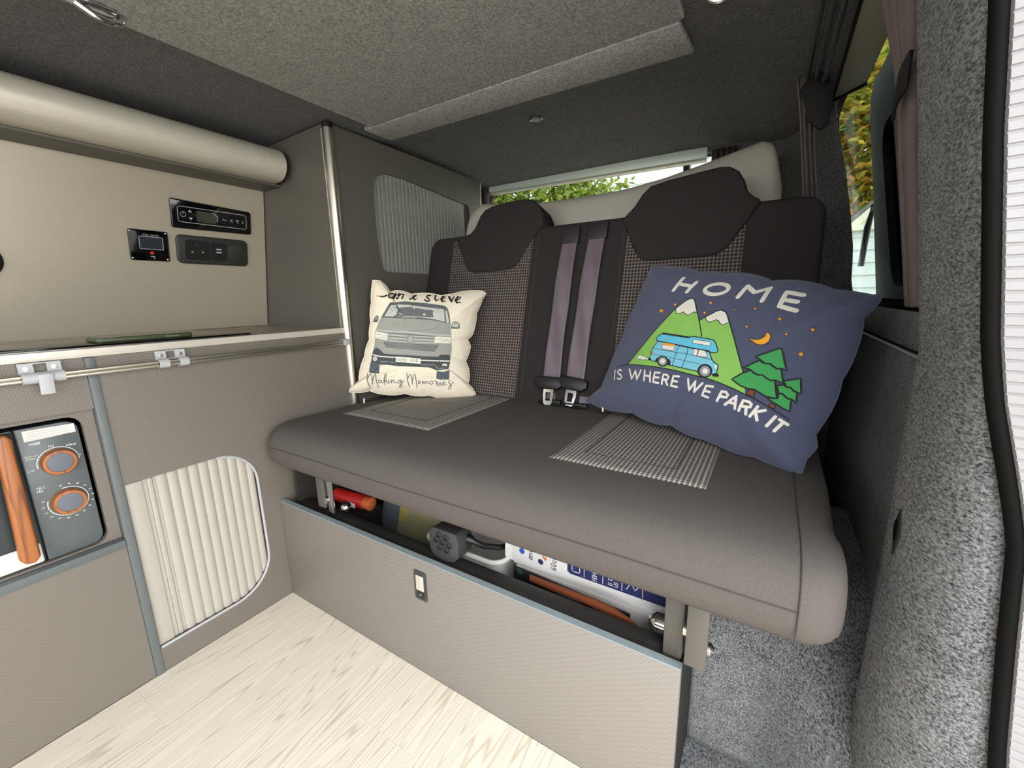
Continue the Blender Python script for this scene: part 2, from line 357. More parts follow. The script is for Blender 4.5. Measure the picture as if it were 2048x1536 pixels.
# flat strokes and fills laid on a surface: fn(a, b, lift) -> xyz
def stroke_bm(bm, pts, w, fn, lift, closed=False, step=0.004):
    P = [Vector((p[0], p[1])) for p in pts]
    if closed: P = P + [P[0]]
    Q = [P[0]]
    for a, b in zip(P, P[1:]):
        d = (b - a).length; k = max(1, int(d / step))
        for i in range(1, k + 1): Q.append(a + (b - a) * i / k)
    n = len(Q); L = []; Rr = []
    for i in range(n):
        if closed: t = Q[(i + 1) % (n - 1)] - Q[(i - 1) % (n - 1)] if i < n - 1 else Q[1] - Q[n - 2]
        else: t = Q[min(i + 1, n - 1)] - Q[max(i - 1, 0)]
        if t.length < 1e-9: t = Vector((1, 0))
        t.normalize(); nr = Vector((-t.y, t.x)) * w / 2
        a = Q[i] + nr; b = Q[i] - nr
        L.append(bm.verts.new(fn(a.x, a.y, lift))); Rr.append(bm.verts.new(fn(b.x, b.y, lift)))
    for i in range(n - 1): bm.faces.new((L[i], L[i + 1], Rr[i + 1], Rr[i]))
    joints = [P[0], P[-1]] + P[1:-1] if not closed else P[:-1]
    for c in joints:
        vs = [bm.verts.new(fn(c.x + w / 2 * math.cos(2 * PI * k / 10), c.y + w / 2 * math.sin(2 * PI * k / 10), lift)) for k in range(10)]
        bm.faces.new(vs)
def fill_bm(bm, pts, fn, lift, maxlen=0.008):
    b2 = bmesh.new(); vs = [b2.verts.new((p[0], p[1], 0)) for p in pts]
    b2.faces.new(vs); bmesh.ops.triangulate(b2, faces=b2.faces[:])
    for _ in range(4):
        es = [e for e in b2.edges if e.calc_length() > maxlen]
        if not es: break
        bmesh.ops.subdivide_edges(b2, edges=es, cuts=1); bmesh.ops.triangulate(b2, faces=[f for f in b2.faces if len(f.verts) > 3])
    mp = {v: bm.verts.new(fn(v.co.x, v.co.y, lift)) for v in b2.verts}
    for f in b2.faces: bm.faces.new([mp[v] for v in f.verts])
    b2.free()
def print_mesh(name, items, m, parent, fn):
    """items: (kind, width, pts, lift)"""
    bm = bmesh.new()
    for kind, w, pts, lift in items:
        if kind == 'p': fill_bm(bm, pts, fn, lift)
        else: stroke_bm(bm, pts, w, fn, lift, kind == 'c')
    return finish(name, bm, m, parent)
GLY = {'A': [[(0, 0), (.5, 1), (1, 0)], [(.2, .4), (.8, .4)]], 'D': [[(0, 0), (0, 1), (.6, .9), (.8, .5), (.6, .1), (0, 0)]], 'E': [[(.8, 1), (0, 1), (0, 0), (.8, 0)], [(0, .5), (.6, .5)]], 'F': [[(.8, 1), (0, 1), (0, 0)], [(0, .5), (.6, .5)]],
       'G': [[(.9, .8), (.5, 1), (.1, .7), (.1, .3), (.5, 0), (.9, .2), (.9, .5), (.5, .5)]], 'H': [[(0, 0), (0, 1)], [(.8, 0), (.8, 1)], [(0, .5), (.8, .5)]], 'I': [[(.4, 0), (.4, 1)]], 'L': [[(0, 1), (0, 0), (.7, 0)]], 'M': [[(0, 0), (0, 1), (.5, .4), (1, 1), (1, 0)]],
       'N': [[(0, 0), (0, 1), (.8, 0), (.8, 1)]], 'O': [[(.4, 0), (.05, .25), (.05, .75), (.4, 1), (.8, .75), (.8, .25), (.4, 0)]], 'P': [[(0, 0), (0, 1), (.7, .9), (.7, .55), (0, .45)]], 'R': [[(0, 0), (0, 1), (.7, .9), (.7, .55), (0, .45)], [(.3, .45), (.8, 0)]],
       'S': [[(.8, .85), (.4, 1), (.05, .75), (.75, .3), (.4, 0), (0, .15)]], 'T': [[(0, 1), (.8, 1)], [(.4, 1), (.4, 0)]], 'U': [[(0, 1), (0, .2), (.4, 0), (.8, .2), (.8, 1)]], 'W': [[(0, 1), (.25, 0), (.5, .7), (.75, 0), (1, 1)]], 'Y': [[(0, 1), (.4, .5), (.8, 1)], [(.4, .5), (.4, 0)]],
       '0': [[(.4, 0), (.1, .3), (.1, .7), (.4, 1), (.7, .7), (.7, .3), (.4, 0)]], '1': [[(.2, .8), (.45, 1), (.45, 0)]], '2': [[(.1, .8), (.4, 1), (.7, .75), (.1, 0), (.75, 0)]], '3': [[(.1, .9), (.5, 1), (.7, .75), (.35, .5), (.7, .25), (.5, 0), (.1, .1)]], '4': [[(.6, 0), (.6, 1), (.05, .35), (.8, .35)]], '5': [[(.7, 1), (.15, 1), (.1, .55), (.6, .55), (.7, .2), (.4, 0), (.1, .1)]], '6': [[(.65, .95), (.25, .75), (.1, .3), (.4, 0), (.7, .25), (.45, .5), (.15, .35)]], '7': [[(.1, 1), (.75, 1), (.3, 0)]], '8': [[(.4, .5), (.1, .75), (.4, 1), (.7, .75), (.4, .5), (.1, .25), (.4, 0), (.7, .25), (.4, .5)]], '9': [[(.65, .6), (.35, .5), (.1, .75), (.4, 1), (.7, .75), (.6, .3), (.35, 0)]],
       'a': [[(.6, .6), (.2, .6), (.05, .3), (.25, 0), (.55, .15), (.6, .6), (.6, 0)]], 'c': [[(.6, .5), (.3, .6), (.05, .3), (.3, 0), (.6, .1)]], 'd': [[(.6, .5), (.25, .6), (.05, .3), (.25, 0), (.6, .15)], [(.6, 1), (.6, 0)]], 'e': [[(.05, .3), (.6, .35), (.35, .6), (.05, .3), (.25, 0), (.6, .1)]], 'g': [[(.6, .5), (.25, .6), (.05, .3), (.25, .05), (.6, .2)], [(.6, .6), (.6, -.2), (.3, -.35), (.05, -.2)]], 'h': [[(0, 1), (0, 0)], [(0, .4), (.35, .6), (.6, .4), (.6, 0)]], 'i': [[(.3, .6), (.3, 0)]], 'l': [[(.3, 1), (.3, 0)]], 'm': [[(0, .6), (0, 0)], [(0, .45), (.25, .6), (.4, .4), (.4, 0)], [(.4, .45), (.65, .6), (.8, .4), (.8, 0)]], 'n': [[(0, .6), (0, 0)], [(0, .4), (.35, .6), (.6, .4), (.6, 0)]], 'o': [[(.3, 0), (.05, .3), (.3, .6), (.6, .3), (.3, 0)]], 'r': [[(.1, .6), (.1, 0)], [(.1, .35), (.5, .6)]], 's': [[(.55, .55), (.2, .6), (.1, .45), (.55, .2), (.4, 0), (.05, .05)]], 't': [[(.3, .9), (.3, .1), (.55, 0)], [(.05, .6), (.6, .6)]], 'w': [[(0, .6), (.2, 0), (.4, .5), (.6, 0), (.8, .6)]], 'u': [[(0, .6), (.05, .1), (.35, 0), (.6, .2), (.6, .6)]], 'f': [[(.6, .95), (.3, .9), (.3, 0)], [(.05, .6), (.55, .6)]], ' ': [], '-': [[(.1, .45), (.6, .45)]]}
def text_items(s, x, y, h, w, lift, adv=1.05, aspect=0.62, sx=1, sy=1):
    it = []
    for ch in s:
        for st in GLY.get(ch, []): it.append(('s', w, [(x + sx * u * h * aspect, y + sy * v * h) for u, v in st], lift))
        x += sx * adv * h * aspect
    return it
PILLOW_VAN=dict(P0=[0.035, 0.262, 0.52],ea=[0.73407, 0.67907, -0.0],eb=[-0.09199, 0.09945, 0.99078],n=[0.67281, -0.72731, 0.13547],H=0.055,c=[1840, 1551],out=[[591, 3384], [544, 2901], [484, 2310], [410, 1777], [228, 1255], [45, 732], [16, 518], [-98, 422], [-268, 289], [-283, 195], [50, 159], [305, 206], [1365, 51], [2117, -57], [2774, -186], [3321, -166], [3593, -119], [3497, 93], [3355, 250], [3397, 359], [3414, 682], [3317, 977], [3502, 1436], [3418, 1663], [3587, 1817], [3702, 2181], [3751, 2499], [3958, 2924], [4090, 3121], [3972, 3194], [3035, 3115], [2664, 3065], [2427, 3126], [1982, 3149], [1753, 3127], [1457, 3235], [1286, 3253], [1118, 3202], [1010, 3389], [837, 3547], [632, 3572]],
 L=[('printed_van_body','g170','p',0,[(843,2426),(1126,2834),(1542,2878),(2171,2811),(2733,2717),(2822,2630),(2870,2468),(2886,2110),(2883,1765),(2885,1360),(2812,1001),(2761,762),(2386,737),(2172,838),(1451,904),(1267,913),(917,989),(695,969),(494,1110),(500,1316),(575,1579),(628,2020),(649,2053),(763,2303)]),('printed_windscreen_frame','g105','p',0,[(836,2403),(1126,2831),(1542,2874),(2171,2808),(2733,2710),(2810,2631),(2846,2457),(2875,2145),(2722,2177),(2375,2265),(1685,2338),(1386,2348)]),('printed_windscreen','g200','p',0,[(939,2436),(1168,2749),(1402,2778),(1703,2757),(2048,2694),(2713,2603),(2712,2207),(2423,2288),(2031,2359),(1687,2374),(1500,2383)]),('printed_windscreen','g110','p',0,[(1195,2403),(1303,2480),(1320,2622),(1421,2685),(1701,2695),(2137,2611),(2358,2583),(2380,2349),(2033,2383),(1688,2404),(1501,2406)]),('printed_windscreen','g200','p',0,[(1769,2695),(1850,2680),(1836,2631),(1767,2646)]),('printed_windscreen','g200','p',0,[(2072,2478),(2154,2489),(2150,2416),(2070,2424)]),('printed_windscreen','g140','s',12,[(1061,2492),(1229,2588),(1114,2605),(1246,2718)]),('printed_side_pillar','g200','p',0,[(2747,2583),(2803,2531),(2841,2169),(2758,2194)]),('printed_bonnet_line','g140','s',12,[(1123,2174),(1220,2251),(1181,2183),(1369,2244)]),('printed_bonnet_line','g140','s',12,[(1141,2092),(1259,2144),(1493,2228)]),('printed_bonnet_line','g140','s',14,[(1664,1956),(2125,1964),(2478,2035),(2580,2163)]),('printed_bonnet_line','g200','s',30,[(661,2052),(1189,1950),(1476,1943),(1517,1941),(2375,1824),(2877,1788)]),('printed_bonnet_line','g105','s',22,[(1043,1934),(1600,1858),(1513,1869),(2372,1776)]),('printed_grille_bar','g200','s',22,[(1025,1876),(1540,1814)]),('printed_grille_bar','g200','s',22,[(1773,1797),(2370,1742)]),('printed_grille_bar','g105','s',14,[(1023,1830),(1537,1770)]),('printed_grille_bar','g105','s',14,[(1771,1754),(2368,1698)]),('printed_grille_bar','g200','s',22,[(1019,1782),(1534,1715)]),('printed_grille_bar','g200','s',22,[(1767,1698),(2365,1654)]),('printed_grille_bar','g105','s',14,[(1017,1742),(1531,1671)]),('printed_grille_bar','g105','s',14,[(1765,1654),(2363,1610)]),('printed_grille_bar','g200','s',20,[(1015,1713),(1529,1642)]),('printed_grille_bar','g200','s',20,[(1763,1625),(2361,1576)]),('printed_lower_grille','g120','p',0,[(851,1674),(1598,1591),(1496,1595),(2504,1516),(2346,1314),(1486,1424),(945,1497)]),('printed_grille_bar','g170','s',10,[(951,1617),(1595,1544),(1494,1556),(2356,1484)]),('printed_grille_bar','g170','s',10,[(949,1566),(1592,1493),(1491,1504),(2353,1433)]),('printed_grille_bar','g170','s',10,[(946,1515),(1589,1442),(1487,1453),(2350,1381)]),('printed_headlight','cream','p',0,[(644,2018),(1013,1906),(985,1703),(598,1800)]),('printed_headlight_line','g140','c',8,[(644,2018),(1013,1906),(985,1703),(598,1800)]),('printed_headlight','cream','p',0,[(2401,1771),(2882,1743),(2849,1535),(2346,1574)]),('printed_headlight_line','g140','c',8,[(2401,1771),(2882,1743),(2849,1535),(2346,1574)]),('printed_headlight_line','g140','s',10,[(691,1897),(805,1904),(830,1829),(951,1866),(946,1778),(709,1822)]),('printed_headlight_line','g140','s',10,[(2454,1673),(2544,1700),(2630,1638),(2751,1679),(2808,1604),(2436,1600)]),('printed_badge','g200','p',0,[(1756,1706),(1752,1679),(1741,1654),(1726,1633),(1706,1617),(1684,1607),(1661,1604),(1639,1609),(1618,1620),(1601,1637),(1588,1660),(1580,1685),(1579,1713),(1584,1740),(1594,1765),(1610,1786),(1629,1802),(1651,1811),(1674,1814),(1697,1810),(1717,1799),(1735,1781),(1748,1759),(1755,1733)]),('printed_badge','g105','c',12,[(1753,1706),(1749,1680),(1739,1655),(1724,1635),(1705,1619),(1684,1610),(1661,1607),(1639,1611),(1619,1623),(1603,1639),(1590,1661),(1583,1686),(1582,1713),(1587,1739),(1597,1763),(1611,1784),(1630,1799),(1652,1809),(1674,1811),(1696,1807),(1716,1796),(1733,1779),(1745,1758),(1752,1733)]),('printed_badge','g105','s',14,[(1636,1784),(1667,1702),(1708,1781)]),('printed_badge','g105','s',14,[(1603,1748),(1634,1630),(1667,1695),(1694,1628),(1737,1743)]),('printed_bumper','g85','p',0,[(492,1302),(528,1404),(570,1475),(633,1501),(708,1483),(778,1406),(862,1314),(1434,1251),(1475,1253),(2047,1186),(2454,1153),(2516,1210),(2804,1198),(2807,1001),(2730,764),(2386,737),(2143,855),(1452,916),(1127,950),(727,1012),(681,970),(463,1104)]),('printed_bumper_strip','g140','s',34,[(732,1092),(1177,1043)]),('printed_bumper_strip','g140','s',34,[(1930,937),(2323,913),(2434,795),(2687,797)]),('printed_bumper_strip','cream','s',34,[(515,1308),(711,1247),(1201,1188)]),('printed_bumper_strip','cream','s',38,[(1938,1070),(2782,1003)]),('printed_fog_lamp','g200','p',0,[(649,1177),(646,1157),(638,1139),(626,1124),(612,1112),(595,1106),(577,1104),(559,1107),(543,1115),(529,1128),(518,1145),(512,1163),(510,1183),(513,1203),(521,1221),(533,1236),(548,1248),(565,1255),(583,1256),(601,1253),(618,1244),(632,1232),(642,1215),(648,1197)]),('printed_fog_lamp','cream','p',0,[(2553,939),(2709,923),(2706,856),(2556,872)]),('printed_wheel','g95','p',0,[(447,1105),(698,1021),(690,735),(541,743),(365,776)]),('printed_wheel','g95','p',0,[(2385,722),(2576,682),(2777,731),(2751,430),(2474,443),(2355,488)]),('printed_number_plate','plate','p',0,[(1217,1212),(1572,1171),(1928,1118),(1911,963),(1561,1010),(1193,1061)]),('printed_plate_lettering','g85','s',14,[(1309,1140),(1296,1156),(1271,1153),(1255,1127),(1255,1097),(1272,1081),(1296,1084),(1307,1110),(1283,1111)]),('printed_plate_lettering','g85','s',14,[(1345,1072),(1350,1148),(1398,1146)]),('printed_plate_lettering','g85','s',14,[(1347,1110),(1383,1109)]),('printed_plate_lettering','g85','s',14,[(1403,1124),(1416,1142),(1440,1141),(1447,1118),(1424,1092),(1399,1067),(1447,1064)]),('printed_plate_lettering','g85','s',14,[(1465,1117),(1478,1136),(1502,1135),(1510,1111),(1487,1086),(1461,1060),(1509,1058)]),('printed_plate_lettering','g85','s',14,[(1614,1121),(1628,1043),(1650,1096),(1665,1042),(1689,1117)]),('printed_plate_lettering','g85','s',14,[(1708,1111),(1734,1033),(1769,1108)]),('printed_plate_lettering','g85','s',14,[(1842,1085),(1828,1101),(1804,1098),(1787,1072),(1788,1041),(1805,1025),(1829,1028),(1840,1054),(1816,1055)]),('printed_mirror','g105','p',0,[(581,2292),(605,2389),(661,2454),(718,2474),(758,2450),(743,2340),(712,2278)]),('printed_mirror','g170','p',0,[(628,2351),(665,2424),(723,2448),(727,2353)]),('printed_mirror','g120','p',0,[(2891,1991),(2910,2110),(2949,2180),(3024,2215),(3109,2192),(3167,2120),(3172,2024),(3135,1988)]),('printed_mirror','g200','p',0,[(2925,2062),(2948,2145),(3022,2186),(3107,2156),(3139,2072),(3113,2036),(2978,2038)]),('printed_lettering','dark','s',21,[(747,3064),(868,3033)]),('printed_lettering','dark','s',51,[(862,3034),(963,3019),(1037,3061)]),('printed_lettering','dark','s',45,[(1240,3086),(1238,3057),(1223,3032),(1200,3010),(1178,2986),(1148,2982),(1121,2990),(1101,3008),(1091,3033),(1093,3061),(1106,3088),(1127,3113),(1143,3148),(1176,3147),(1207,3134),(1229,3113)]),('printed_lettering','dark','s',78,[(1291,3119),(1220,2980)]),('printed_lettering','dark','s',78,[(1390,3117),(1331,2974)]),('printed_lettering','dark','s',45,[(1373,3050),(1454,3114),(1528,3097),(1469,2964)]),('printed_lettering','dark','s',51,[(1704,2950),(1797,2988),(1888,3067),(1822,3062),(1786,3015),(1849,2926)]),('printed_lettering','dark','s',27,[(1849,2939),(1914,2964)]),('printed_lettering','dark','s',51,[(2326,3061),(2243,3068),(2210,3006),(2272,2952),(2291,2893),(2221,2861),(2147,2914)]),('printed_lettering','dark','s',54,[(2488,3063),(2457,2952),(2489,2886)]),('printed_lettering','dark','s',30,[(2489,2886),(2575,2927)]),('printed_lettering','dark','s',36,[(2653,2923),(2739,2961),(2786,3015),(2722,3034)]),('printed_lettering','dark','s',66,[(2722,3034),(2648,2937),(2684,2857)]),('printed_lettering','dark','s',33,[(2684,2857),(2762,2865)]),('printed_lettering','dark','s',72,[(2899,2996),(2958,2850)]),('printed_lettering','dark','s',36,[(2958,2850),(3056,3001)]),('printed_lettering','dark','s',36,[(3103,2864),(3204,2914),(3256,2972),(3176,2995)]),('printed_lettering','dark','s',66,[(3176,2995),(3080,2878),(3121,2799)]),('printed_lettering','dark','s',36,[(3121,2799),(3233,2802)]),('printed_script','g110','s',23,[(320,748),(313,546),(359,317)]),('printed_script','g110','s',23,[(317,576),(403,704),(459,717),(460,583),(447,407)]),('printed_script','g110','s',23,[(464,507),(537,699),(582,726),(575,546),(603,296)]),('printed_script','g110','s',23,[(719,515),(654,518),(624,473),(644,437),(698,455),(724,514),(725,438),(778,458)]),('printed_script','g110','s',23,[(796,488),(886,650),(884,710),(841,705),(797,534),(800,373)]),('printed_script','g110','s',23,[(809,472),(881,532),(845,473),(912,421)]),('printed_script','g110','s',23,[(935,527),(935,428),(996,455)]),('printed_script','g110','s',23,[(1017,523),(1013,416),(1034,476),(1089,519),(1101,419),(1160,431)]),('printed_script','g110','s',23,[(1268,497),(1208,474),(1197,406),(1260,414),(1297,500),(1300,337),(1265,260),(1223,279),(1260,348),(1382,479)]),('printed_script','g110','s',23,[(1486,701),(1489,481),(1533,244)]),('printed_script','g110','s',23,[(1492,511),(1561,644),(1605,657),(1624,520),(1625,350)]),('printed_script','g110','s',23,[(1632,443),(1691,638),(1729,658),(1745,483),(1755,225)]),('printed_script','g110','s',23,[(1804,379),(1865,407),(1853,454),(1810,425),(1816,348),(1891,367)]),('printed_script','g110','s',23,[(1925,427),(1933,333),(1971,412),(2001,419),(2010,336),(2060,411),(2090,414),(2100,339),(2150,360)]),('printed_script','g110','s',23,[(2251,363),(2243,336),(2222,317),(2196,311),(2171,319),(2153,340),(2148,368),(2156,395),(2176,414),(2203,419),(2228,411),(2246,390)]),('printed_script','g110','s',23,[(2279,408),(2317,421),(2360,388),(2347,295)]),('printed_script','g110','s',23,[(2385,379),(2387,249),(2436,274),(2468,374),(2480,259),(2534,292)]),('printed_script','g110','s',23,[(2543,307),(2622,342),(2599,390),(2547,338),(2570,251),(2654,285)]),('printed_script','g110','s',23,[(2795,394),(2727,390),(2739,319),(2811,244),(2777,127),(2723,117),(2718,178),(2876,350)]),('printed_scribble','g190','s',8,[(721,837),(979,869)]),('printed_scribble','g190','s',8,[(681,721),(1119,847)]),('printed_scribble','g190','s',8,[(792,700),(1186,799)]),('printed_scribble','g190','s',8,[(952,586),(1280,720)]),('printed_scribble','g190','s',8,[(1525,737),(1874,749)]),('printed_scribble','g190','s',8,[(1796,677),(2247,624)]),('printed_scribble','g190','s',8,[(1864,598),(2287,545)]),('printed_scribble','g190','s',8,[(1785,526),(2283,484)]),('printed_scribble','g190','s',8,[(2837,499),(2879,435)]),('printed_scribble','g190','s',8,[(2869,544),(2941,447)])])
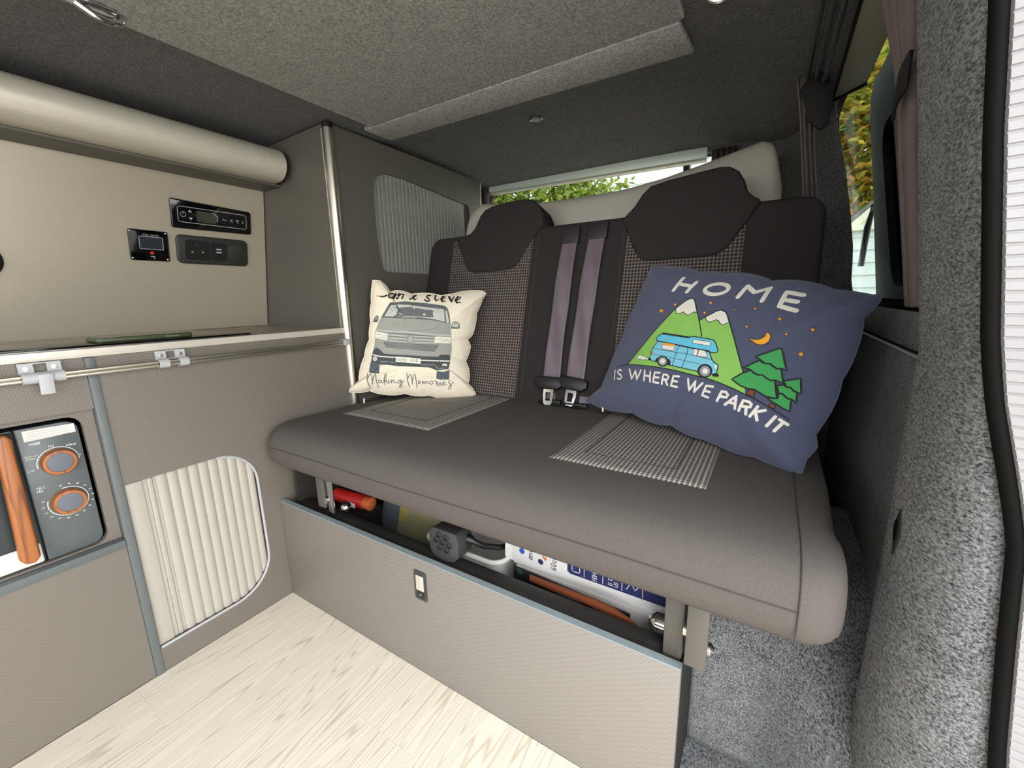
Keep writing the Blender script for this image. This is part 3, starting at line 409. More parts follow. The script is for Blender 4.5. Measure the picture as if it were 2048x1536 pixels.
PILLOW_HOME=dict(P0=[0.68, 0.51, 0.53],ea=[0.9076, -0.41598, -0.05673],eb=[0.18577, 0.27675, 0.94281],n=[-0.3765, -0.86624, 0.32845],H=0.06,c=[3453, 1560],out=[[703, 3429], [635, 2795], [531, 1845], [424, 1003], [360, 462], [18, 64], [16, -22], [1570, 97], [2678, 115], [3464, 48], [3816, 28], [4524, 48], [4811, 20], [5196, -34], [5320, 43], [5318, 301], [5410, 563], [5328, 762], [5381, 978], [5436, 1276], [5432, 1779], [5489, 2282], [5475, 2633], [5429, 2876], [5507, 2986], [5568, 3153], [5575, 3272], [5455, 3254], [5277, 3286], [4905, 3327], [3816, 3470], [2802, 3628], [2161, 3664], [1364, 3805], [781, 3814]],
 L=[('printed_mountain','green','p',0,[(2903,2402),(2994,2490),(3188,2652),(3265,2677),(3361,2652),(3424,2595),(3530,2441),(3762,2094),(4104,1524),(4260,1130),(4059,1173),(3739,1225),(3531,1258),(3321,1273),(3109,1263),(2867,2085)]),('printed_mountain','green','p',0,[(1335,1191),(1848,2061),(2236,2624),(2412,2839),(2494,2900),(2575,2883),(2640,2795),(2903,2402),(3098,2066),(3148,1951),(3319,1279),(3109,1263),(2725,1278),(2216,1267),(1634,1223)]),('printed_outline','ink','s',22,[(1335,1191),(1848,2061),(2236,2624),(2412,2839),(2494,2900),(2575,2883),(2640,2795),(2903,2402),(3089,2079)]),('printed_outline','ink','s',22,[(2903,2402),(2994,2490),(3188,2652),(3265,2677),(3361,2652),(3424,2595),(3530,2441),(3762,2094),(4104,1524)]),('printed_snow_cap','white','p',0,[(2260,2626),(2418,2827),(2504,2880),(2569,2867),(2624,2793),(2759,2578),(2701,2587),(2656,2538),(2602,2489),(2525,2526),(2461,2566),(2401,2523),(2327,2510),(2285,2552)]),('printed_snow_cap','white','p',0,[(3017,2488),(3194,2638),(3271,2663),(3354,2637),(3412,2587),(3515,2432),(3477,2400),(3428,2360),(3365,2387),(3309,2444),(3243,2458),(3180,2410),(3120,2389),(3066,2419)]),('printed_outline','ink','s',16,[(2251,2610),(2288,2544),(2327,2510),(2401,2523),(2461,2566),(2525,2526),(2602,2489),(2656,2538),(2701,2587),(2770,2571)]),('printed_outline','ink','s',16,[(3009,2482),(3066,2419),(3120,2389),(3180,2410),(3243,2458),(3309,2444),(3365,2387),(3428,2360),(3477,2400),(3529,2434)]),('printed_outline','ink','s',20,[(960,1081),(1113,1140),(1336,1188),(1634,1223),(2216,1267),(2725,1278),(3109,1263),(3464,1256),(3739,1225),(4051,1169),(4264,1118),(4423,1084),(4641,1014),(4845,941),(4996,880)]),('printed_camper','blue','p',0,[(2046,1847),(1972,1677),(1960,1546),(1990,1428),(2056,1385),(2208,1378),(2596,1362),(3253,1353),(3568,1356),(3640,1397),(3623,1550),(3545,1587),(3483,1615),(3360,1780)]),('printed_outline','ink','c',20,[(2046,1847),(1972,1677),(1960,1546),(1990,1428),(2056,1385),(2208,1378),(2596,1362),(3253,1353),(3568,1356),(3640,1397),(3623,1550),(3545,1587),(3483,1615),(3360,1780)]),('printed_camper','blue2','p',0,[(1990,1914),(2021,1977),(2114,2023),(2805,2009),(2883,2047),(3113,2049),(3337,2038),(3402,2007),(3514,1858),(3525,1807),(3481,1780),(3373,1782),(3338,1804),(2997,1806),(2520,1832),(2054,1852),(1999,1885)]),('printed_outline','ink','c',20,[(1990,1914),(2021,1977),(2114,2023),(2805,2009),(2883,2047),(3113,2049),(3337,2038),(3402,2007),(3514,1858),(3525,1807),(3481,1780),(3373,1782),(3338,1804),(2997,1806),(2520,1832),(2054,1852),(1999,1885)]),('printed_outline','ink','p',0,[(2092,2056),(2834,2037),(2815,2004),(2116,2019)]),('printed_window','white','p',0,[(2926,1989),(3314,1988),(3331,1903),(2947,1909)]),('printed_outline','ink','c',10,[(2926,1989),(3314,1988),(3331,1903),(2947,1909)]),('printed_window','white','p',0,[(2219,1785),(2547,1783),(2560,1680),(2239,1687)]),('printed_outline','ink','c',10,[(2219,1785),(2547,1783),(2560,1680),(2239,1687)]),('printed_window','white','p',0,[(3016,1795),(3117,1796),(3121,1661),(3033,1660)]),('printed_outline','ink','c',10,[(3016,1795),(3117,1796),(3121,1661),(3033,1660)]),('printed_window','white','p',0,[(3132,1796),(3273,1793),(3366,1661),(3135,1660)]),('printed_outline','ink','c',10,[(3132,1796),(3273,1793),(3366,1661),(3135,1660)]),('printed_window_blind','orange','p',0,[(2227,1834),(2538,1827),(2548,1778),(2224,1786)]),('printed_outline','ink','s',14,[(2635,1369),(2639,1555),(2631,1754),(2663,1798),(2732,1824),(2828,1817),(2881,1775),(2892,1679),(2880,1370)]),('printed_outline','ink','s',9,[(1975,1670),(2617,1659),(2897,1666),(3474,1640)]),('printed_outline','ink','s',9,[(1972,1540),(2634,1526),(3245,1506)]),('printed_outline','ink','p',0,[(2156,1392),(2172,1470),(2255,1489),(2517,1486),(2566,1443),(2588,1360),(2526,1371)]),('printed_wheel','ink','p',0,[(2505,1440),(2512,1408),(2509,1377),(2496,1349),(2474,1324),(2445,1307),(2410,1296),(2371,1294),(2331,1300),(2293,1314),(2259,1336),(2232,1363),(2215,1394),(2207,1427),(2211,1459),(2224,1488),(2248,1512),(2279,1530),(2315,1539),(2355,1541),(2394,1534),(2432,1519),(2464,1497),(2489,1471)]),('printed_wheel','grey','p',0,[(2470,1435),(2475,1411),(2473,1387),(2463,1366),(2447,1347),(2424,1334),(2398,1326),(2369,1325),(2339,1329),(2310,1340),(2285,1356),(2265,1377),(2252,1400),(2247,1424),(2249,1448),(2260,1470),(2277,1488),(2300,1501),(2327,1509),(2357,1510),(2387,1505),(2415,1494),(2439,1478),(2458,1457)]),('printed_wheel_hub','white','p',0,[(2424,1430),(2427,1416),(2426,1403),(2420,1390),(2410,1380),(2397,1372),(2382,1368),(2365,1367),(2348,1369),(2332,1376),(2317,1385),(2306,1397),(2299,1410),(2295,1424),(2297,1438),(2303,1450),(2313,1461),(2326,1468),(2341,1473),(2358,1473),(2376,1470),(2392,1464),(2406,1455),(2417,1443)]),('printed_wheel','ink','p',0,[(3544,1423),(3550,1388),(3545,1353),(3530,1321),(3506,1293),(3473,1272),(3436,1260),(3395,1256),(3354,1262),(3315,1277),(3281,1299),(3255,1329),(3239,1363),(3233,1400),(3237,1436),(3253,1469),(3278,1497),(3310,1517),(3349,1529),(3390,1532),(3431,1525),(3469,1509),(3502,1486),(3527,1457)]),('printed_wheel','grey','p',0,[(3505,1409),(3510,1382),(3508,1354),(3498,1330),(3481,1309),(3458,1293),(3431,1284),(3402,1281),(3372,1286),(3344,1298),(3320,1317),(3301,1340),(3288,1366),(3283,1394),(3286,1422),(3296,1447),(3314,1469),(3336,1484),(3364,1493),(3393,1495),(3422,1489),(3450,1477),(3474,1458),(3493,1435)]),('printed_wheel_hub','white','p',0,[(3458,1400),(3461,1385),(3460,1371),(3454,1358),(3445,1347),(3433,1339),(3419,1334),(3404,1333),(3389,1336),(3374,1342),(3361,1352),(3351,1364),(3345,1378),(3342,1392),(3344,1407),(3349,1420),(3358,1431),(3370,1439),(3384,1444),(3399,1445),(3415,1442),(3429,1435),(3442,1426),(3452,1414)]),('printed_outline','ink','p',0,[(3551,1366),(3663,1388),(3698,1370),(3695,1328),(3581,1313)]),('printed_window','white','p',0,[(3607,1520),(3610,1508),(3611,1497),(3611,1486),(3609,1478),(3605,1472),(3600,1469),(3594,1470),(3587,1474),(3580,1480),(3573,1489),(3567,1500),(3562,1512),(3559,1524),(3558,1536),(3558,1546),(3560,1555),(3564,1560),(3569,1563),(3575,1562),(3582,1559),(3589,1552),(3596,1543),(3602,1532)]),('printed_tail_light','red','p',0,[(1941,1590),(2000,1589),(2018,1523),(1964,1524)]),('printed_outline','ink','p',0,[(1903,1424),(1993,1444),(2026,1388),(1962,1379)]),('printed_smoke','white','p',0,[(1574,1405),(1602,1440),(1637,1460),(1719,1469),(1768,1452),(1833,1445),(1944,1422),(1940,1383),(1878,1390),(1807,1364),(1701,1366),(1612,1370)]),('printed_outline','ink','c',9,[(1574,1405),(1602,1440),(1637,1460),(1719,1469),(1768,1452),(1833,1445),(1944,1422),(1940,1383),(1878,1390),(1807,1364),(1701,1366),(1612,1370)]),('printed_trunk','brown','p',0,[(4667,1071),(4750,1080),(4756,999),(4670,1011)]),('printed_outline','ink','c',18,[(4667,1071),(4750,1080),(4756,999),(4670,1011)]),('printed_trunk','brown','p',0,[(4300,1227),(4391,1228),(4406,1104),(4271,1133)]),('printed_outline','ink','c',18,[(4300,1227),(4391,1228),(4406,1104),(4271,1133)]),('printed_fir_tree','fir','p',0,[(4751,1272),(4808,1284),(4852,1251),(4894,1225),(4946,1230),(4967,1020),(4865,1042),(4773,1081),(4670,1118),(4590,1165),(4696,1168),(4756,1192)]),('printed_outline','ink','c',28,[(4751,1272),(4808,1284),(4852,1251),(4894,1225),(4946,1230),(4967,1020),(4865,1042),(4773,1081),(4670,1118),(4590,1165),(4696,1168),(4756,1192)]),('printed_fir_tree','fir','p',0,[(4698,1403),(4785,1445),(4829,1418),(4890,1425),(4936,1382),(4992,1365),(5018,1197),(4945,1235),(4893,1230),(4851,1257),(4806,1289),(4748,1283)]),('printed_outline','ink','c',28,[(4698,1403),(4785,1445),(4829,1418),(4890,1425),(4936,1382),(4992,1365),(5018,1197),(4945,1235),(4893,1230),(4851,1257),(4806,1289),(4748,1283)]),('printed_fir_tree','fir','p',0,[(4768,1511),(4980,1620),(5047,1367),(4991,1371),(4935,1387),(4889,1430),(4828,1423)]),('printed_outline','ink','c',28,[(4768,1511),(4980,1620),(5047,1367),(4991,1371),(4935,1387),(4889,1430),(4828,1423)]),('printed_fir_tree','fir','p',0,[(3956,1340),(4099,1485),(4228,1576),(4295,1530),(4384,1515),(4448,1543),(4533,1493),(4643,1487),(4747,1189),(4695,1173),(4578,1173),(4375,1247),(4272,1232),(4132,1258),(4026,1306)]),('printed_outline','ink','c',28,[(3956,1340),(4099,1485),(4228,1576),(4295,1530),(4384,1515),(4448,1543),(4533,1493),(4643,1487),(4747,1189),(4695,1173),(4578,1173),(4375,1247),(4272,1232),(4132,1258),(4026,1306)]),('printed_fir_tree','fir','p',0,[(4099,1597),(4318,1784),(4391,1746),(4477,1766),(4548,1723),(4614,1693),(4678,1704),(4775,1466),(4652,1489),(4579,1470),(4502,1497),(4441,1535),(4373,1519),(4292,1542),(4226,1582),(4167,1593)]),('printed_outline','ink','c',28,[(4099,1597),(4318,1784),(4391,1746),(4477,1766),(4548,1723),(4614,1693),(4678,1704),(4775,1466),(4652,1489),(4579,1470),(4502,1497),(4441,1535),(4373,1519),(4292,1542),(4226,1582),(4167,1593)]),('printed_fir_tree','fir','p',0,[(4234,1834),(4534,2045),(4583,2062),(4614,2021),(4756,1707),(4675,1714),(4613,1698),(4557,1726),(4499,1759),(4422,1747),(4349,1785),(4300,1811)]),('printed_outline','ink','c',28,[(4234,1834),(4534,2045),(4583,2062),(4614,2021),(4756,1707),(4675,1714),(4613,1698),(4557,1726),(4499,1759),(4422,1747),(4349,1785),(4300,1811)]),('printed_outline','ink','c',22,[(4029,2161),(4106,2140),(4193,2152),(4256,2193),(4282,2247),(4284,2316),(4336,2292),(4369,2236),(4359,2153),(4305,2088),(4226,2068),(4146,2090),(4075,2129)]),('printed_moon','orange','p',0,[(4029,2161),(4106,2140),(4193,2152),(4256,2193),(4282,2247),(4284,2316),(4336,2292),(4369,2236),(4359,2153),(4305,2088),(4226,2068),(4146,2090),(4075,2129)]),('printed_outline','ink','c',16,[(1836,2617),(1874,2582),(1930,2579),(1902,2552),(1928,2514),(1873,2532),(1833,2512),(1827,2550),(1775,2575),(1828,2581)]),('printed_star','orange','p',0,[(1836,2617),(1874,2582),(1930,2579),(1902,2552),(1928,2514),(1873,2532),(1833,2512),(1827,2550),(1775,2575),(1828,2581)]),('printed_outline','ink','c',16,[(2165,2760),(2189,2737),(2220,2736),(2206,2717),(2224,2692),(2192,2703),(2171,2689),(2166,2714),(2135,2731),(2164,2736)]),('printed_star','orange','p',0,[(2165,2760),(2189,2737),(2220,2736),(2206,2717),(2224,2692),(2192,2703),(2171,2689),(2166,2714),(2135,2731),(2164,2736)]),('printed_outline','ink','c',16,[(2954,2861),(2978,2836),(3008,2835),(2997,2814),(3015,2787),(2984,2799),(2965,2783),(2958,2811),(2927,2829),(2954,2834)]),('printed_star','orange','p',0,[(2954,2861),(2978,2836),(3008,2835),(2997,2814),(3015,2787),(2984,2799),(2965,2783),(2958,2811),(2927,2829),(2954,2834)]),('printed_outline','ink','c',16,[(2930,2623),(2951,2602),(2978,2601),(2966,2584),(2981,2561),(2953,2570),(2936,2557),(2930,2581),(2904,2595),(2929,2600)]),('printed_star','orange','p',0,[(2930,2623),(2951,2602),(2978,2601),(2966,2584),(2981,2561),(2953,2570),(2936,2557),(2930,2581),(2904,2595),(2929,2600)]),('printed_outline','ink','c',16,[(3515,2723),(3526,2710),(3541,2710),(3535,2698),(3544,2684),(3528,2690),(3519,2682),(3516,2696),(3501,2705),(3514,2709)]),('printed_star','orange','p',0,[(3515,2723),(3526,2710),(3541,2710),(3535,2698),(3544,2684),(3528,2690),(3519,2682),(3516,2696),(3501,2705),(3514,2709)]),('printed_outline','ink','c',16,[(3873,2797),(3892,2777),(3914,2776),(3905,2759),(3919,2738),(3895,2747),(3882,2734),(3876,2757),(3853,2771),(3873,2776)]),('printed_star','orange','p',0,[(3873,2797),(3892,2777),(3914,2776),(3905,2759),(3919,2738),(3895,2747),(3882,2734),(3876,2757),(3853,2771),(3873,2776)]),('printed_outline','ink','c',16,[(4368,2643),(4391,2617),(4419,2616),(4408,2593),(4424,2564),(4395,2576),(4377,2559),(4370,2589),(4341,2608),(4368,2614)]),('printed_star','orange','p',0,[(4368,2643),(4391,2617),(4419,2616),(4408,2593),(4424,2564),(4395,2576),(4377,2559),(4370,2589),(4341,2608),(4368,2614)]),('printed_outline','ink','c',16,[(3879,2417),(3895,2398),(3917,2398),(3907,2382),(3919,2361),(3897,2370),(3882,2357),(3878,2378),(3857,2391),(3877,2396)]),('printed_star','orange','p',0,[(3879,2417),(3895,2398),(3917,2398),(3907,2382),(3919,2361),(3897,2370),(3882,2357),(3878,2378),(3857,2391),(3877,2396)]),('printed_outline','ink','c',16,[(4576,2357),(4587,2342),(4603,2343),(4593,2329),(4600,2311),(4583,2317),(4570,2305),(4571,2323),(4557,2333),(4573,2339)]),('printed_star','orange','p',0,[(4576,2357),(4587,2342),(4603,2343),(4593,2329),(4600,2311),(4583,2317),(4570,2305),(4571,2323),(4557,2333),(4573,2339)]),('printed_outline','ink','c',16,[(4904,2526),(4921,2503),(4945,2505),(4933,2482),(4945,2456),(4921,2465),(4905,2447),(4902,2475),(4879,2490),(4901,2499)]),('printed_star','orange','p',0,[(4904,2526),(4921,2503),(4945,2505),(4933,2482),(4945,2456),(4921,2465),(4905,2447),(4902,2475),(4879,2490),(4901,2499)]),('printed_outline','ink','c',16,[(4864,2077),(4882,2052),(4909,2055),(4895,2028),(4909,1999),(4881,2008),(4862,1987),(4859,2019),(4834,2036),(4860,2046)]),('printed_star','orange','p',0,[(4864,2077),(4882,2052),(4909,2055),(4895,2028),(4909,1999),(4881,2008),(4862,1987),(4859,2019),(4834,2036),(4860,2046)]),('printed_lettering','white','s',86,[(2010,3411),(1963,3073)]),('printed_lettering','white','s',86,[(2370,3319),(2310,3050)]),('printed_lettering','white','s',86,[(2000,3250),(2306,3203)]),('printed_lettering','white','c',86,[(3164,3203),(3176,3174),(3176,3145),(3164,3116),(3141,3090),(3106,3067),(3062,3048),(3011,3035),(2958,3027),(2904,3025),(2851,3029),(2801,3040),(2757,3058),(2722,3080),(2698,3107),(2685,3136),(2685,3167),(2698,3197),(2722,3225),(2756,3250),(2798,3271),(2846,3286),(2897,3295),(2954,3295),(3010,3287),(3061,3273),(3105,3254),(3140,3230)]),('printed_lettering','white','s',86,[(3460,2990),(3508,3267),(3699,3129),(3933,3253),(3937,2940)]),('printed_lettering','white','s',86,[(4548,3125),(4260,3168),(4277,2857),(4577,2790)]),('printed_lettering','white','s',86,[(4292,2997),(4515,2973)]),('printed_lettering','white','s',46,[(903,981),(1009,757)]),('printed_lettering','white','s',46,[(1165,1013),(1069,1026),(1024,970),(1106,922),(1217,896),(1269,847),(1224,794),(1122,799)]),('printed_lettering','white','s',46,[(1450,1085),(1642,867),(1665,1086),(1809,888),(1831,1120)]),('printed_lettering','white','s',46,[(1947,1132),(2032,907)]),('printed_lettering','white','s',46,[(2122,1131),(2200,913)]),('printed_lettering','white','s',46,[(1985,1023),(2159,1031)]),('printed_lettering','white','s',46,[(2386,1156),(2249,1139),(2284,924),(2418,927)]),('printed_lettering','white','s',46,[(2279,1031),(2395,1045)]),('printed_lettering','white','s',46,[(2507,930),(2490,1139),(2588,1144),(2632,1103),(2609,1043),(2507,1031)]),('printed_lettering','white','s',46,[(2564,1033),(2647,934)]),('printed_lettering','white','s',46,[(2871,1167),(2744,1154),(2736,939),(2885,944)]),('printed_lettering','white','s',46,[(2741,1050),(2855,1054)]),('printed_lettering','white','s',46,[(3090,1158),(3167,941),(3259,1147),(3287,935),(3416,1141)]),('printed_lettering','white','s',46,[(3645,1121),(3507,1109),(3468,907),(3602,894)]),('printed_lettering','white','s',46,[(3492,1009),(3609,1004)]),('printed_lettering','white','s',52,[(3791,874),(3838,1073),(3927,1075),(3971,1036),(3952,982),(3832,972)]),('printed_lettering','white','s',52,[(3956,842),(4128,1045),(4155,814)]),('printed_lettering','white','s',52,[(4031,904),(4149,903)]),('printed_lettering','white','s',52,[(4232,798),(4263,1002),(4360,1005),(4407,971),(4401,914),(4273,894)]),('printed_lettering','white','s',52,[(4343,896),(4368,770)]),('printed_lettering','white','s',52,[(4514,961),(4442,751)]),('printed_lettering','white','s',52,[(4642,929),(4487,845)]),('printed_lettering','white','s',52,[(4506,851),(4567,720)]),('printed_lettering','white','s',52,[(4811,868),(4726,668)]),('printed_lettering','white','s',52,[(4878,838),(5000,790)]),('printed_lettering','white','s',52,[(4939,808),(4849,619)])])

# ------------------------------------------------------------------ the setting: floor
fl = struct(box('floor', (-0.5, -2.3, -0.04), (1.34, 0.0, -0.006), 'gap')); fl['label'] = 'pale oak-effect vinyl plank floor'
pw, k = 0.152, 0
for i in range(9):
    x0 = 0.0 + i * pw
    y = -2.3 + (0.37 * i) % 0.9 - 0.9
    while y < 0:
        a, b = max(y, -1.6), min(y + 0.95, 0.0)
        if b - a > 0.03:
            box('plank', (x0 + 0.00008, a + 0.0001, -0.006), (min(x0 + pw, 1.3) - 0.00008, b - 0.0001, 0.0), 'floor', fl)
        y += 0.95
# ceiling: carpeted roof with the lifting-roof panel
def roof_z(x, y):
    z = 1.306 - 0.10 * max(0, -x - 0.12) ** 1.3 - 0.10 * max(0, x - 1.0) ** 1.3
    return z + 0.012 * sstep(0.46, 0.5, y) * (1 - sstep(0.95, 1.05, x)) - 0.035 * sstep(0.80, 1.06, y)
ce = struct(grid('ceiling', lambda u, v: (-0.52 + 1.70 * u, -2.3 + 3.40 * v, roof_z(-0.52 + 1.70 * u, -2.3 + 3.40 * v)), 60, 80, 'carpet_dark', None, 0.0))
ce['label'] = 'dark charcoal carpeted van roof'
struct(box('ceiling_shell', (-0.56, -2.3, 1.325), (1.20, 1.14, 1.36), 'carpet_dark'))
plate('roof_panel', rrect(0.078, -2.0, 0.915, 0.349, 0.006), FZ(1.294), 0, 0.012, 'carpet_hatch', ce, bev=0.003)
plate('roof_panel', [(0.050, 0.353), (0.905, 0.353), (0.912, 0.470), (0.050, 0.452)], FZ(1.292), 0, 0.012, 'carpet_hatch', ce, bev=0.003)
# left wall and tail of the van
struct(box('wall_left', (-0.56, -2.3, -0.04), (-0.50, 1.12, 1.36), 'carpet_dark'))
wr = struct(plate('wall_rear', [(-0.56, -0.04), (1.34, -0.04), (1.285, 0.75), (1.165, 1.34), (-0.56, 1.34)], FY(1.13), 0, 0.06, 'carpet_dark', None,
                  holes=[rrect(-0.03, 0.80, 0.950, 1.272, 0.03)]))
w1 = struct(plate('window_1', rrect(-0.035, 0.795, 0.955, 1.277, 0.03), FY(1.112), 0, 0.005, 'tint')); w1['label'] = 'tailgate window behind the bench'
plate('window_frame', rrect(-0.05, 0.78, 0.97, 1.29, 0.04), FY(1.105), -0.004, 0.004, 'rubber', w1, holes=[rrect(-0.028, 0.802, 0.948, 1.27, 0.03)])
struct(plate('wall_front', [(-0.56, -0.04), (1.34, -0.04), (1.34, 0.74), (-0.56, 0.74)], FY(-2.3), 0, 0.04, 'carpet_dark'))
# right side: carpeted pillar beside the door opening, recessed side wall, window
def lean(z, k=0.14): return -k * max(0, z - 0.75)
XE = [(0.0, 1.345), (0.3, 1.318), (0.4, 1.305), (0.5, 1.295), (0.6, 1.286), (0.66, 1.271), (0.724, 1.254), (0.804, 1.2388), (0.88, 1.2283), (1.018, 1.2129), (1.30, 1.175)]
def pillar_sec(z):
    xw = 1.240 + lean(z); xe = max(lerp_tab(z, XE) + 0.001, xw + 0.009); r = xe - xw
    return [(xw + 0.075, 0.112), (xw + 0.02, 0.110), (xw + 0.004, 0.104), (xw, 0.094), (xw - 0.001, 0.07)] + [(xw + r * (1 - math.cos(math.radians(f))), 0.05 - 0.095 * math.sin(math.radians(f))) for f in range(0, 91, 10)] + [(xe + 0.02, -0.046), (xe + 0.06, -0.03), (xe + 0.06, 0.09)]
zs = [1.31 * i / 44 for i in range(45)]
bm = bmesh.new(); rows = [[bm.verts.new((x, y, z)) for x, y in pillar_sec(z)] for z in zs]
for a, b in zip(rows, rows[1:]):
    n = len(a)
    for i in range(n): bm.faces.new((a[i], a[(i + 1) % n], b[(i + 1) % n], b[i]))
bm.faces.new(rows[0][::-1]); bm.faces.new(rows[-1])
pi = struct(finish('wall_pillar', bm, 'carpet', None, 'auto')); pi['label'] = 'grey carpeted pillar beside the sliding door opening'
tube('door_seal', [(max(lerp_tab(z, XE) + 0.001, 1.249 + lean(z)) + 0.0035, -0.0500, z) for z in zs], 0.0062, 'rubber', pi, 12)
# white painted door jamb with fine horizontal ribs
bm = bmesh.new(); rows = []
for i in range(0, 142):
    for dz, d in ((0.0, 0.0), (0.0060, 0.0), (0.0068, 0.0013), (0.0082, 0.0013)):
        z = 0.02 + i * 0.0090 + dz
        xe = max(lerp_tab(z, XE) + 0.001, 1.249 + lean(z)) + 0.0105
        rows.append([bm.verts.new(p) for p in ((xe - 0.006, -0.044, z), (xe - 0.002, -0.058 + d, z), (xe + 0.03, -0.064 + d, z), (xe + 0.16, -0.068 + d, z), (xe + 0.16, -0.03, z), (xe - 0.006, -0.03, z))])
for a, b in zip(rows, rows[1:]):
    for i in range(6): bm.faces.new((a[i], a[(i + 1) % 6], b[(i + 1) % 6], b[i]))
bm.faces.new(rows[0][::-1]); bm.faces.new(rows[-1])
dj = struct(finish('trim_1', bm, 'paint')); dj['label'] = 'white ribbed door jamb beyond the black rubber seal'
# slot of the belt or catch in the pillar carpet
lt = thing('door_catch', 'small black oval catch recessed in the grey carpeted pillar', 'catch', (1.238, 0.05, 0.516))
plate('catch_cup', [(0.050, 0.512), (0.058, 0.53), (0.066, 0.543), (0.058, 0.556), (0.050, 0.572), (0.043, 0.556), (0.040, 0.543), (0.043, 0.53)], FX(1.2395), -0.0012, 0.004, 'black_matt', lt, bev=0.0012)
plate('catch_hollow', circ(0.052, 0.543, 0.006, 14, 0.014), FX(1.2395), -0.0016, -0.0010, 'gloss_black', lt)
# side wall behind the pillar: lower panel, seam, upper panel up to the window
wrg = struct(plate('wall_right', [(0.10, 0.0), (1.10, 0.0), (1.10, 0.712), (0.10, 0.712)], FX(1.282), 0, 0.05, 'carpet')); wrg['label'] = 'grey carpeted side wall right of the bench'
plate('upper_panel', [(0.10, 0.718), (1.10, 0.718), (1.10, 0.778), (0.10, 0.778)], FX(1.292), 0, 0.06, 'carpet', wrg, bev=0.004)
tube('seam_piping', [(1.283, 0.11, 0.7155), (1.283, 1.05, 0.7155)], 0.0028, 'grey_plastic', wrg, 8)
KW = 0.18
WN = Vector((-1, 0, -KW)).normalized()
def FW(a, b, d): return tuple(Vector((1.30 - KW * (b - 0.75), a, b)) + WN * d)      # side window plane: y, z, depth into the van
plate('window_surround', [(0.10, 0.778), (1.13, 0.778), (1.13, 1.34), (0.10, 1.34)], FW, -0.009, -0.006, 'black_matt', wrg, holes=[rrect(0.16, 0.79, 1.10, 1.305, [0.05, 0.05, 0.02, 0.05])])
w2 = struct(plate('window_2', rrect(0.155, 0.785, 1.115, 1.315, 0.03), FW, -0.014, -0.010, 'tint_mid')); w2['label'] = 'side window with rounded rear edge right of the bench'
plate('window_frame', rrect(0.14, 0.775, 1.115, 1.318, 0.03), FW, -0.006, -0.003, 'rubber', w2, holes=[rrect(0.168, 0.797, 1.095, 1.300, [0.05, 0.05, 0.02, 0.05])])
# wheel-arch box in carpet
def arch(u, v):
    prof = [(0, 0), (0, .08), (0.002, .16), (0.012, .22), (0.035, .265), (0.075, .295), (0.14, .312), (0.25, .32), (0.45, .322)]
    t = v * (len(prof) - 1); i = min(int(t), len(prof) - 2); f = t - i
    yo = prof[i][0] + (prof[i + 1][0] - prof[i][0]) * f; z = prof[i][1] + (prof[i + 1][1] - prof[i][1]) * f
    x = 1.0305 + 0.2555 * u
    return (x, 0.15 - 0.135 * sstep(1.12, 1.262, x) * (1 - sstep(0.16, 0.3, z)) + yo, z)
wa = struct(grid('wall_wheel_arch', arch, 30, 32, 'carpet', None, 0.01)); wa['label'] = 'grey carpeted wheel-arch box right of the seat base'
struct(plate('trim_2', [(-0.5, 0.0002), (1.33, 0.0002), (1.33, 1.10), (-0.5, 1.10)], FZ(-0.02), 0, 0.02, 'carpet'))['label'] = 'dark carpeted floor edge beside the seat base'
# rear shelf behind the backrest and D-pillar trim
struct(box('trim_3', (-0.0, 0.80, 0.76), (1.28, 1.07, 0.79), 'carpet_dark'))['label'] = 'carpeted shelf behind the backrest'
def dpil(u, v):
    z = 0.78 + 0.53 * v
    xo = lerp_tab(z, [(0.78, 1.276), (0.80, 1.274), (0.922, 1.266), (1.03, 1.247), (1.145, 1.222), (1.24, 1.198), (1.31, 1.180)])
    x = 1.085 + (xo - 1.085) * u; y = 1.075 - 0.145 * sstep(0.0, 1.0, u) ** 0.8
    return (x, y, z)
struct(grid('trim_4', dpil, 14, 14, 'carpet_dark', None, 0.012))['label'] = 'dark carpeted rear corner pillar'
# outer ground
struct(box('ground', (-14, -14, -0.62), (16, 22, -0.5), 'ground'))['label'] = 'pale concrete drive outside the van'

# ------------------------------------------------------------------ kitchen: storage unit with tambour door
ku = thing('storage_unit', 'grey embossed storage unit with white ribbed sliding door, under the worktop', 'cabinet', (-0.2, -0.02, 0))
TAM = rrect(-0.298, 0.060, -0.045, 0.4535, [0.0, 0.095, 0.085, 0.0], 8)
plate('front_panel', [(-0.2985, 0.001), (-0.298, 0.001), (0.258, 0.001), (0.258, 0.719), (-0.2985, 0.719)], FX(0.0), -0.016, 0, 'board', ku, holes=[[(a if a > -0.297 else -0.2975, b) for a, b in TAM]])
plate('carcass', [(-0.2985, 0.003), (0.258, 0.003), (0.258, 0.717), (-0.2985, 0.717)], FX(0.0), -0.42, -0.06, 'inside', ku)
